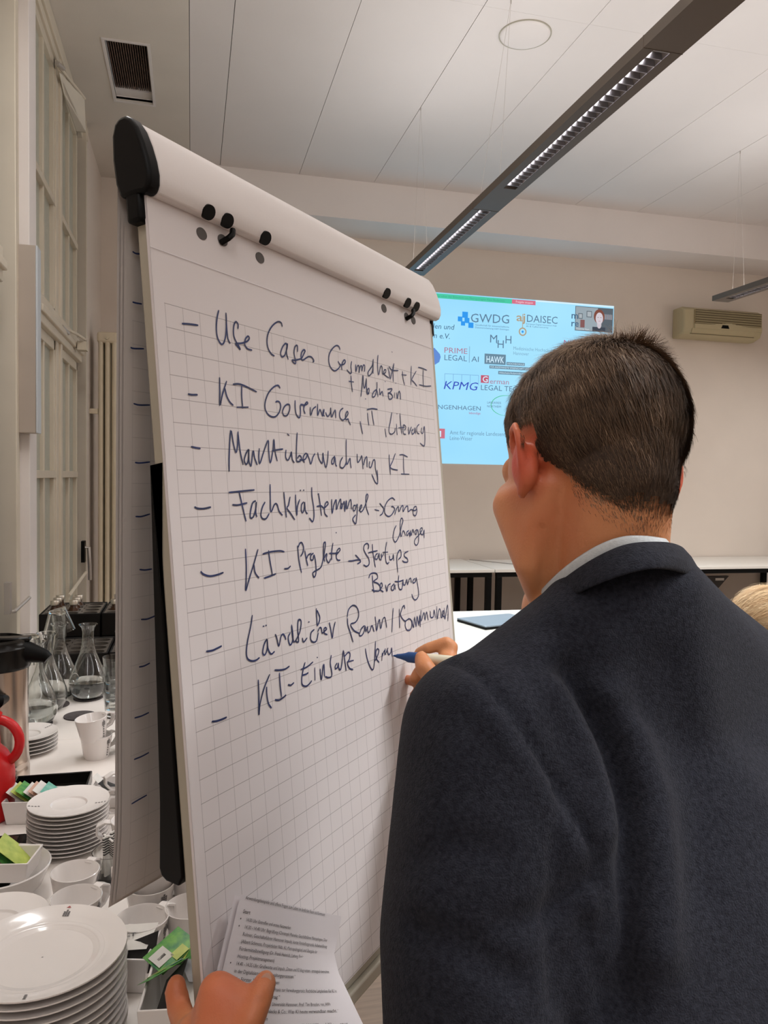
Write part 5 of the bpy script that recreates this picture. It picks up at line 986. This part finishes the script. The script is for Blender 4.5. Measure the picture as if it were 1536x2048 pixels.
B_.caps(hp(-.035, .086, .030), .008, hp(-.012, .094, .030), .007); B_.caps(hp(.035, .086, .030), .008, hp(.012, .094, .030), .007)
B_.hull([(hp(0, -.052, .020), .050), (hp(0, -.040, -.015), .050)]); B_.hull([(hp(0, -.040, -.015), .050), (hp(0, -.015, -.03), .048), (neckb, .056)])
B_.hull([(hp(0, .02, -.07), .035), (neckb + wv([-.03, 0, .045]), .045)])
for s in (-1, 1):                        # ears: shell, rim and lobe
    c = lambda y, z, o_=0.: hp(s * (.079 + o_), y, z)
    B_.hull([(c(.004, .016, .0), .0045), (c(.002, -.020, .0), .0045), (c(-.018, .018, .012), .0035), (c(-.016, -.006, .012), .0035)])
    B_.ell(c(-.008, -.006, .003), HA, (.011, .016, .024))
    rim = [c(.008, .012, .002), c(.006, .026, .006), c(-.004, .034, .010), c(-.016, .032, .015), c(-.023, .020, .018), c(-.023, .004, .017), c(-.017, -.012, .012), c(-.009, -.024, .007), c(.000, -.030, .003)]
    B_.chain(rim, [.0034, .0038, .004, .0042, .0042, .004, .004, .005, .0055]); B_.caps(c(-.004, -.026, .003), .006, c(.002, -.018, 0), .005)
# torso under the jacket
B_.hull([(LS, .045), (RS, .045), (neckb, .06)]); B_.hull([(LS + wv([.05, .05, 0]), .05), (RS + wv([-.05, .05, 0]), .05), (hips + wv([-.08, -.1, -.02]), .085), (hips + wv([.08, -.1, .03]), .085)])
B_.hull([(hips + wv([-.08, -.1, -.02]), .085), (hips + wv([.08, -.1, .03]), .085), (hips + wv([-.07, .02, -.02]), .08), (hips + wv([.07, .02, .03]), .08)])
hw = hips
for s, ft in ((-1, (0.30, 0.66)), (1, (0.62, 0.70))):
    hj = hips + wv([s * .085, .03, s * .03]); fo = np.array([ft[0], ft[1], .09]); kn = (hj + fo) / 2 + np.array([0, .03, .0])
    B_.chain([hj, kn, fo], [.078, .052, .036]); B_.hull([((fo[0], fo[1] - .03, .045), .03), ((fo[0] - .06, fo[1] + .14, .035), .026)])
# left arm
B_.chain([LS, EL, WL], [.045, .040, .027])
# right arm (hidden in front of the chest) ends at the writing hand
ER, WR = at(1120, 1660, .98), at(935, 1372, 1.165)
B_.chain([RS, ER, WR], [.045, .040, .026])
# right hand with the marker
K = lambda x, y, d: at(x, y, d)
pen_tip = bp(.4405, .4560, .0012)
B_.hull([(WR, .024), (K(893, 1318, 1.19), .014), (K(900, 1345, 1.18), .015), (K(893, 1372, 1.175), .014), (K(870, 1380, 1.19), .012)])
def finger(pts, rs): B_.chain(pts, rs)
finger([K(898, 1322, 1.19), K(903, 1294, 1.20), K(893, 1286, 1.20), K(858, 1296, 1.205), K(838, 1305, 1.215)], [.0105, .0105, .0105, .0092, .0082])       # index
finger([K(898, 1382, 1.15), K(872, 1362, 1.155), K(850, 1336, 1.160), K(843, 1316, 1.178)], [.016, .0145, .0150, .0110])     # thumb
finger([K(893, 1345, 1.185), K(862, 1330, 1.205), K(838, 1342, 1.215), K(828, 1358, 1.21)], [.010, .010, .009, .008])     # middle
finger([K(888, 1365, 1.185), K(850, 1352, 1.21), K(822, 1361, 1.225), K(798, 1357, 1.25)], [.010, .0092, .0085, .0072])     # ring
finger([K(880, 1382, 1.185), K(848, 1374, 1.21), K(834, 1384, 1.22), K(826, 1392, 1.22)], [.009, .0085, .008, .007])     # little
# left hand closing on the board edge and the agenda
B_.hull([(WL, .026), (K(430, 2085, .695), .022), (K(480, 2085, .690), .020), (K(416, 2030, .712), .015), (K(436, 1985, .708), .018), (K(478, 2004, .703), .016), (K(496, 2040, .700), .015)])
B_.hull([(K(400, 2090, .705), .018), (K(385, 2060, .715), .014), (K(410, 2050, .715), .013), (K(440, 2080, .70), .02)])
finger([K(425, 2010, .712), K(400, 2050, .728), K(376, 2060, .758), K(360, 2022, .790), K(352, 1984, .800), K(353, 1968, .802)], [.0150, .0135, .0128, .0125, .0118, .0095])    # index
finger([K(412, 2075, .715), K(385, 2090, .735), K(368, 2085, .768), K(360, 2052, .80), K(360, 2035, .81)], [.013, .012, .0115, .0108, .0090])
finger([K(400, 2070, .715), K(372, 2062, .74), K(360, 2085, .77), K(364, 2120, .78)], [.012, .0112, .0102, .009])
finger([K(400, 2110, .715), K(376, 2112, .74), K(368, 2135, .765), K(374, 2160, .77)], [.011, .0098, .009, .008])
finger([K(468, 2085, .690), K(500, 2040, .690), K(518, 1998, .700), K(530, 1966, .716), K(532, 1958, .722)], [.017, .0135, .0122, .0105, .0080])    # thumb
me = B_.mesh('body', .0034, 5, .5)
# flushed skin near ears and fingers
P = get_co(me); fl_ = np.zeros(len(P))
for c, rr, a in ((hp(-.092, -.008, .0), .038, 1.0), (hp(.092, -.008, 0), .038, .95), (K(805, 1359, 1.24), .022, .6), (K(352, 1985, .79), .035, .35), (K(440, 2000, .70), .05, .50), (hp(-.06, .0, -.05), .05, .25), (K(520, 1990, .70), .04, .15)):
    fl_ = np.maximum(fl_, a * np.exp(-(np.linalg.norm(P - c, axis=1) / rr) ** 2))
body_bvh = BVHTree.FromPolygons([v_.co for v_ in me.vertices], [tuple(p.vertices) for p in me.polygons])
at_ = me.attributes.new('flush', 'FLOAT', 'POINT'); at_.data.foreach_set('value', fl_)
# crease between jaw and neck
crease(me, snap(me, [(1082, 1060), (1090, 1120), (1082, 1190)]) or [hp(0, 0, -.1), hp(0, 0, -.11)], -.0025, .006)
crease(me, snap(me, [(515, 2002), (528, 2000)]) or [WL, EL], -.0012, .003)
body = mobj('body', me, 'skin', PM)
obj('thumb_nail', MB().add([tuple(np.array(q)) for q in (lambda c, a, b, nn: [c + a * math.cos(t_) * .0052 + b * math.sin(t_) * .0072 + nn * .0006 for t_ in np.linspace(0, 2 * math.pi, 14, endpoint=False)])(K(531, 1962, .7095), wv([.95, .2, .1]), wv([-.25, .93, -.3]), wv([0, 0, -1]))], [tuple(range(14))]), 'nail', PM)
# marker
pdir = BN * .80 + wv([.55, .10, .0]); pdir /= np.linalg.norm(pdir)
MK = thing('marker_pen', 'blue board marker with cream barrel in the right hand of the man', 'pen', tuple(pen_tip))
obj('nib', MB().tube([pen_tip, pen_tip + pdir * .006], [.0012, .0026], 10), 'pblue', MK)
obj('grip', MB().tube([pen_tip + pdir * .005, pen_tip + pdir * .012, pen_tip + pdir * .019, pen_tip + pdir * .024, pen_tip + pdir * .038], [.0030, .0042, .0060, .0082, .0085], 20), 'pblue', MK)
obj('barrel', MB().tube([pen_tip + pdir * .0375, pen_tip + pdir * .060, pen_tip + pdir * .125, pen_tip + pdir * .13], [.0080, .0082, .0082, .006], 20), 'pwhite', MK)
# ---- jacket
J = Blob()
nb = at(1222, 1262, .765)
J.caps(at(1236, 1207, .730), .060, at(1290, 1207, .736), .060)
J.hull([(at(1290, 1207, .736), .060), (at(1236, 1207, .730), .060), (RS, .045), (nb + wv([.02, .12, -.02]), .088)]); J.hull([(at(1236, 1207, .730), .058), (LS, .045), (nb + wv([.0, .12, -.02]), .086)])
J.hull([(nb, .070), (nb + wv([.05, .0, .02]), .068), (LS, .066)]); J.hull([(nb, .068), (nb + wv([.05, 0, .02]), .070), (RS, .066)])
Lb, Rb = LS + wv([.035, .06, .0]), RS + wv([-.02, .06, 0])
m0 = hips
J.hull([(LS, .066), (RS, .068), (Lb, .078), (Rb, .085), (nb + wv([.02, .12, -.02]), .088)])
J.hull([(Lb, .078), (Rb, .088), (nb + wv([.02, .12, -.02]), .090), (m0 + wv([-.085, -.22, -.01]), .105), (m0 + wv([.085, -.22, .05]), .105)])
J.hull([(m0 + wv([-.085, -.22, -.01]), .105), (m0 + wv([.085, -.22, .05]), .105), (m0 + wv([-.09, .12, -.02]), .108), (m0 + wv([.09, .12, .04]), .108)])
ua = (LS * .45 + EL * .55) + wv([-.006, 0, 0]); um = LS * .72 + EL * .28
J.chain([LS, um, ua, EL], [.0735, .0780, .0765, .0700]); J.chain([EL, EL * .4 + WL * .6, WL + (EL - WL) * .16], [.068, .054, .044])
J.chain([RS, ER, ER * .2 + WR * .8], [.072, .062, .044])
jm = J.mesh('jacket', .0062, 14, .6)
def S_(*p): return snap(jm, p)
crease(jm, S_((905, 1322), (945, 1342), (1002, 1403), (1060, 1485), (1113, 1570), (1155, 1640), (1189, 1706), (1214, 1800), (1222, 1880)), -.0055, .0048)
crease(jm, S_((925, 1380), (980, 1430), (1040, 1510), (1095, 1600), (1150, 1700)), .0035, .012)
crease(jm, S_((1140, 1340), (1190, 1420), (1228, 1500), (1255, 1600), (1262, 1720), (1258, 1850), (1250, 2000)), -.0150, .0135)
crease(jm, S_((1110, 1380), (1160, 1470), (1195, 1560), (1215, 1660)), .0070, .014)
crease(jm, S_((1215, 1390), (1270, 1480), (1310, 1600), (1325, 1760), (1320, 1900)), .0100, .018)
crease(jm, S_((1330, 1330), (1370, 1450), (1395, 1600), (1400, 1760)), -.0050, .022)
crease(jm, S_((1180, 1860), (1200, 1950), (1215, 2040)), -.008, .012)
crease(jm, S_((1115, 1560), (1112, 1700), (1100, 1850), (1105, 2000)), -.0030, .006)
crease(jm, S_((905, 1500), (860, 1640), (850, 1800)), .004, .02); crease(jm, S_((835, 1860), (930, 1890), (1030, 1960)), -.006, .012); crease(jm, S_((840, 1720), (900, 1690), (985, 1700)), -.004, .012)
crease(jm, S_((1180, 1760), (1100, 1820), (1010, 1850)), -.005, .010)
crease(jm, S_((1010, 1240), (1100, 1255), (1160, 1290), (1215, 1350)), -.0035, .012)
jbvh = BVHTree.FromPolygons([v_.co for v_ in jm.vertices], [tuple(p.vertices) for p in jm.polygons])
jacket = mobj('jacket', jm, 'suit', PM)
def strip(nm, rows, m_, th, parent, sub=6):
    def cr(P):
        P = [np.array(p, float) for p in P]; Q = [P[0] * 2 - P[1]] + P + [P[-1] * 2 - P[-2]]; o_ = []
        for i in range(1, len(Q) - 2):
            for k in range(sub):
                t_ = k / sub; a, b, c, d = Q[i - 1:i + 3]; o_.append(.5 * ((2 * b) + (c - a) * t_ + (2 * a - 5 * b + 4 * c - d) * t_ ** 2 + (3 * b - a - 3 * c + d) * t_ ** 3))
        return o_ + [P[-1]]
    mb = MB().grid([cr(r_) for r_ in rows]); o = obj(nm, mb, m_, parent); s_ = o.modifiers.new('s', 'SOLIDIFY'); s_.thickness = th; s_.offset = 0
    s2 = o.modifiers.new('v', 'SUBSURF'); s2.levels = 1; s2.render_levels = 1; return o
def lay(px, py, off):                    # a point resting off metres in front of the jacket surface, else on the given side
    d = Vector(wv([(px - CX) / F, (py - CY) / F, 1.])).normalized(); h_ = jbvh.ray_cast(Vector((0, 0, EYE)), d)[0]
    return None if h_ is None else np.array(h_) - np.array(d) * off
ct = [at(1040, 1222, .790), at(1075, 1196, .750), at(1112, 1163, .716), at(1158, 1128, .693), at(1205, 1100, .680), at(1248, 1082, .676), at(1295, 1076, .680), at(1342, 1077, .700), at(1368, 1092, .750), at(1360, 1120, .82)]
cbm = [at(1062, 1228, .765), at(1105, 1206, .722), at(1150, 1176, .690), at(1195, 1150, .670), at(1240, 1130, .660), at(1285, 1118, .657), at(1330, 1115, .664), at(1372, 1126, .690), at(1398, 1142, .745), at(1392, 1160, .80)]
cbt = [at(1080, 1234, .760), at(1112, 1220, .715), at(1154, 1190, .684), at(1195, 1170, .664), at(1236, 1155, .653), at(1278, 1143, .649), at(1318, 1139, .654), at(1362, 1147, .686), at(1402, 1164, .722), at(1415, 1182, .77)]
strip('jacket_collar', [[p + wv([0, .012, .012]) for p in ct], ct, cbm, cbt], 'suit', .0035, PM)
sh1 = [at(1052, 1212, .780), at(1078, 1182, .752), at(1112, 1147, .722), at(1156, 1112, .700), at(1203, 1085, .688), at(1246, 1071, .684), at(1292, 1070, .688), at(1335, 1076, .71)]
strip('shirt_collar', [sh1, [p + wv([.006, .016, -.004]) for p in sh1], [p + wv([.010, .036, .006]) for p in sh1]], 'shirt', .0022, PM)
# trousers and shoes
T_ = Blob()
T_.hull([(hips + wv([-.08, -.02, -.02]), .097), (hips + wv([.08, -.02, .03]), .097), (hips + wv([-.085, .05, -.03]), .09), (hips + wv([.085, .05, .03]), .09)])
for s, ft in ((-1, (0.30, 0.66)), (1, (0.62, 0.70))):
    hj = hips + wv([s * .085, .03, s * .03]); fo = np.array([ft[0], ft[1], .09]); kn = (hj + fo) / 2 + np.array([0, .03, .0]); T_.chain([hj, kn, fo], [.092, .070, .058])
mobj('trousers', T_.mesh('trousers', .012, 4), 'trous', PM)
for ft in ((0.30, 0.66), (0.62, 0.70)):
    s = Blob(); s.hull([((ft[0], ft[1] - .035, .045), .040), ((ft[0] - .065, ft[1] + .15, .036), .034)]).caps((ft[0], ft[1] - .02, .05), .042, (ft[0], ft[1], .10), .040)
    sm_ = s.mesh('shoe', .006, 3); a = get_co(sm_); a[:, 2] = np.maximum(a[:, 2], .004); set_co(sm_, a); mobj('shoe', sm_, 'shoe', PM)
# ---- hair of the man
def hair_strands(name, A, O, rad, dens, lenf, dirf, n, m_, parent, wd=.0005, tonef=None, seg=2, roots=None):
    V, Fc, T = [], [], []; cnt = 0; k = 0
    if roots is None:
        nrm = rng.normal(size=(n * 3, 3)); nrm /= np.linalg.norm(nrm, axis=1)[:, None]; rr = np.array(rad)
        nn_ = nrm / rr; nn_ /= np.linalg.norm(nn_, axis=1)[:, None]; roots = (nrm * rr, nn_)
    for c, nl in zip(*roots):
        if cnt >= n: break
        if rng.random() > dens(c, c): continue
        cnt += 1; L_ = lenf(c, c) * (.7 + .6 * rng.random()); d = dirf(c, c, nl) + rng.normal(size=3) * .11; d /= np.linalg.norm(d)
        ws_ = min(1., .35 + L_ / .012); side = np.cross(d, nl); side /= (np.linalg.norm(side) + 1e-9); side = side * math.cos(rng.random() * 1.2 - .6) + nl * .3
        p = c.copy(); dd = d.copy(); base = len(V)
        for i in range(seg + 1):
            w_ = wd * ws_ * (1 - .75 * i / seg); V.append(O + A @ (p - side * w_ / 2)); V.append(O + A @ (p + side * w_ / 2))
            if i < seg: Fc.append((base + 2 * i, base + 2 * i + 1, base + 2 * i + 3, base + 2 * i + 2))
            p = p + dd * L_ / seg; dd = dd * .8 - nl * .28; dd /= np.linalg.norm(dd)
        tn = tonef(c, c) + rng.normal() * .16 if tonef else rng.random(); T += [min(1, max(0, tn))] * (2 * seg + 2)
    me_ = bpy.data.meshes.new(name); off = np.array(wloc(parent)); me_.from_pydata([tuple(v_ - off) for v_ in V], [], Fc)
    a_ = me_.attributes.new('tone', 'FLOAT', 'POINT'); a_.data.foreach_set('value', T); me_.materials.append(M[m_])
    o = bpy.data.objects.new(name, me_); COL.objects.link(o); o.parent = parent; return o
def hairline(c):                         # lowest height with full hair, by the position around the skull (head frame)
    x, y, z = c; ax = abs(x)
    if y > .075: return .085
    if y > .030: return .030 + (y - .03) * 1.1
    if y > .006: return -.006 + (y - .006) * 1.4
    if y > -.028: return .030 - .046 * max(0, (-y - .002) / .026) if ax > .05 else .02
    f_ = min(1, (-y - .028) / .036); return -.016 - .048 * f_ ** .9
bo = PM.location; bm_ = body.data; PV = get_co(bm_) + np.array(bo); LC = (PV - HO) @ HA
NV = np.empty(len(PV) * 3); bm_.vertices.foreach_get('normal', NV); NL = NV.reshape(-1, 3) @ HA
def onear(c): return abs(c[0]) > .0745 and -.040 < c[2] < .040 and -.026 < c[1] < .024
def sstep(t_): t_ = max(0., min(1., t_)); return t_ * t_ * (3 - 2 * t_)
idx = {}; hv = []; hf = []
near = (LC[:, 2] > -.09) & (np.abs(LC[:, 0]) < .1) & (LC[:, 1] < .11)
hh = np.full(len(PV), -1.0)
for i in np.where(near)[0]: hh[i] = (LC[i][2] - hairline(LC[i])) if not onear(LC[i]) else -1.
for p in bm_.polygons:
    vi = list(p.vertices)
    if all(near[i] and hh[i] > (.010 if LC[i][1] < -.03 else .0) + .005 * math.sin(LC[i][0] * 400) * math.sin(LC[i][1] * 330 + 1) for i in vi): hf.append(vi)
mp = {}; vs = []
for f_ in hf:
    for i in f_:
        if i not in mp:
            mp[i] = len(vs); off_ = .0004 + .0040 * sstep(hh[i] / .035); vs.append(HO + HA @ (LC[i] + NL[i] * off_))
hu = obj('hair', MB().add(vs, [tuple(mp[i] for i in f_) for f_ in hf], True), 'scalp', PM)
cand = [p for p in bm_.polygons if all(near[i] for i in p.vertices) and max(hh[i] for i in p.vertices) > -.030]
ar = np.array([p.area for p in cand]); pick = rng.choice(len(cand), size=110000, p=ar / ar.sum()); rc, rn = [], []
for k in pick:
    vi = list(cand[k].vertices); w_ = rng.dirichlet([1] * len(vi)); c = sum(LC[i] * q for i, q in zip(vi, w_)); nl = sum(NL[i] * q for i, q in zip(vi, w_)); nl = nl / np.linalg.norm(nl)
    if onear(c): continue
    h_ = c[2] - hairline(c); rc.append(c + nl * (.0036 * sstep(h_ / .035))); rn.append(nl)
def hgt(c): return c[2] - hairline(c)
def hdens(q, c):
    d = hgt(c)
    if d > .004: return 1.
    rg = .034 if c[1] < -.03 else .006
    return max(0., 1 + (d - .004) / rg) ** 1.5 * .6
def hlen(q, c): return .0035 + .0125 * sstep((hgt(c)) / .09) + .002 * sstep((c[2] - .09) / .04)
def hdir(q, c, nl):
    top = sstep((c[2] - .085) / .04); dwn = np.array([.10, -.20, -1.0]); fwd_ = np.array([-.35, .95, -.1]); g = dwn * (1 - top) + fwd_ * top; g = g - nl * (g @ nl)
    tuft = .12 if (c[1] < -.04 and c[2] > .10 and c[0] > .0) else 0
    return g * .95 + nl * (.13 + tuft)
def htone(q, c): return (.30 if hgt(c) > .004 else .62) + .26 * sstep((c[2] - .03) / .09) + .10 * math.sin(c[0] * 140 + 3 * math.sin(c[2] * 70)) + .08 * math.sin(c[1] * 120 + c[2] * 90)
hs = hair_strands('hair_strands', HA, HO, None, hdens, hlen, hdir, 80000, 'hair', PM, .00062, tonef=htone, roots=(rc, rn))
hs['kind'] = 'stuff'
# ---- blond person seated further back
BAx, BOr = cam_frame(-16, 12, 0, at(1536, 1290, 2.05))
PB = thing('person', 'seated person with blond hair seen behind the right shoulder of the man', 'person', (BOr[0], BOr[1] - .05, 0))
def bq(x, y, z): return BOr + BAx @ np.array([x, y, z])
b2 = Blob(); b2.ell(bq(0, -.01, .045), BAx, (.075, .095, .085)); b2.hull([(bq(.04, .03, -.04), .022), (bq(-.04, .03, -.04), .022), (bq(0, .075, -.085), .018), (bq(0, .07, .02), .03)])
b2.caps(bq(0, .1, .01), .008, bq(0, .112, -.015), .01)
for s in (-1, 1): b2.caps(bq(s * .08, -.005, .015), .008, bq(s * .08, -.003, -.015), .007)
bx0, by0 = BOr[0], BOr[1]
def wp_(x, y, z): return np.array([bx0 + x, by0 + y, z])
b2.caps(bq(0, -.03, -.05), .05, wp_(0, -.05, BOr[2] - .20), .055)
b2.hull([(wp_(-.16, -.05, BOr[2] - .27), .05), (wp_(.16, -.05, BOr[2] - .27), .05), (wp_(-.12, -.08, .52), .08), (wp_(.12, -.08, .52), .08)])
for s in (-1, 1):
    b2.chain([wp_(s * .10, -.05, .53), wp_(s * .13, .38, .52), wp_(s * .13, .40, .10)], [.08, .058, .042]); b2.hull([(wp_(s * .13, .38, .04), .032), (wp_(s * .13, .52, .035), .028)])
    b2.chain([wp_(s * .19, -.04, BOr[2] - .28), wp_(s * .24, .02, BOr[2] - .54), wp_(s * .12, .24, BOr[2] - .52)], [.045, .038, .026])
    b2.hull([(wp_(s * .12, .24, BOr[2] - .52), .024), (wp_(s * .10, .31, BOr[2] - .52), .018)])
    for kf in range(4): b2.chain([wp_(s * (.125 - .018 * kf), .31, BOr[2] - .52), wp_(s * (.12 - .018 * kf), .35, BOr[2] - .525), wp_(s * (.118 - .018 * kf), .375, BOr[2] - .54)], [.009, .008, .007])
    b2.chain([wp_(s * .09, .26, BOr[2] - .52), wp_(s * .055, .30, BOr[2] - .52)], [.011, .008])
mobj('body', b2.mesh('body', .007, 3), 'skin', PB)
s3 = Blob(); s3.hull([(wp_(-.17, -.05, BOr[2] - .27), .062), (wp_(.17, -.05, BOr[2] - .27), .062), (wp_(0, -.06, BOr[2] - .19), .06), (wp_(-.13, -.08, .52), .095), (wp_(.13, -.08, .52), .095)])
for s in (-1, 1): s3.chain([wp_(s * .19, -.04, BOr[2] - .28), wp_(s * .24, .02, BOr[2] - .54), wp_(s * .14, .20, BOr[2] - .52)], [.058, .050, .038])
mobj('sweater', s3.mesh('sweater', .009, 5), 'sweater', PB)
t3 = Blob()
for s in (-1, 1): t3.chain([wp_(s * .10, -.05, .53), wp_(s * .13, .38, .52), wp_(s * .13, .40, .10)], [.092, .072, .056])
mobj('trousers', t3.mesh('trousers', .012, 3), 'trous', PB)
for s in (-1, 1):
    s4 = Blob(); s4.hull([(wp_(s * .13, .37, .042), .038), (wp_(s * .13, .54, .036), .034)]); mobj('shoe', s4.mesh('shoe', .008, 2), 'shoe', PB)
h5 = Blob(); h5.ell(bq(0, -.018, .052), BAx, (.092, .110, .096)); h5.hull([(bq(-.055, -.06, 0), .035), (bq(.055, -.06, 0), .035), (bq(-.05, -.07, -.10), .035), (bq(.05, -.07, -.10), .035)])
hm = h5.mesh('hair', .006, 3)
a = get_co(hm); loc = (a - BOr) @ BAx
cutm = (loc[:, 1] > .062) & (loc[:, 2] < .075); a[cutm] = BOr + (loc[cutm] * np.array([.80, .82, .85]) + np.array([0, -.01, 0])) @ BAx.T; set_co(hm, a)
a_ = hm.attributes.new('tone', 'FLOAT', 'POINT'); a_.data.foreach_set('value', list(np.clip(.42 + .12 * np.sin(loc[:, 2] * 190 + loc[:, 0] * 60 + 2 * np.sin(loc[:, 1] * 40)), 0, 1)))
mobj('hair', hm, 'blond', PB)
hs2 = hair_strands('hair_strands', BAx, BOr + BAx @ np.array([0, -.018, .052]), (.093, .111, .097), lambda q, c: 1. if not (c[1] > .06 and c[2] < .04) and c[2] > -.05 else 0., lambda q, c: .05,
                   lambda q, c, nl: (lambda g: g - nl * (g @ nl) + nl * .10)(np.array([-.9 if c[0] < .03 else .5, -.25, -.25])), 16000, 'blond', PB, .0011, tonef=lambda q, c: .5 + .18 * math.sin(c[2] * 150 + c[1] * 50), seg=3)
hs2['kind'] = 'stuff'
# chair of the seated person
t = thing('chair', 'black chair under the seated blond person, hidden behind the man', 'chair', (bx0, by0, 0))
obj('seat', MB().box((bx0 - .22, by0 - .22, .39), (bx0 + .22, by0 + .24, .43)), 'black', t, bevel=.01)
obj('backrest', MB().box((bx0 - .20, by0 - .27, .60), (bx0 + .20, by0 - .245, .88)), 'black', t, bevel=.008)
for sx in (-.2, .2):
    for sy in (-.2, .2): obj('leg', MB().tube([(bx0 + sx, by0 + sy, 0), (bx0 + sx * .95, by0 + sy * .95, .40)], .011, 10), 'wire', t)
    obj('upright', MB().tube([(bx0 + sx * .95, by0 - .2, .40), (bx0 + sx * .95, by0 - .258, .62), (bx0 + sx * .95, by0 - .258, .86)], .010, 8), 'wire', t)
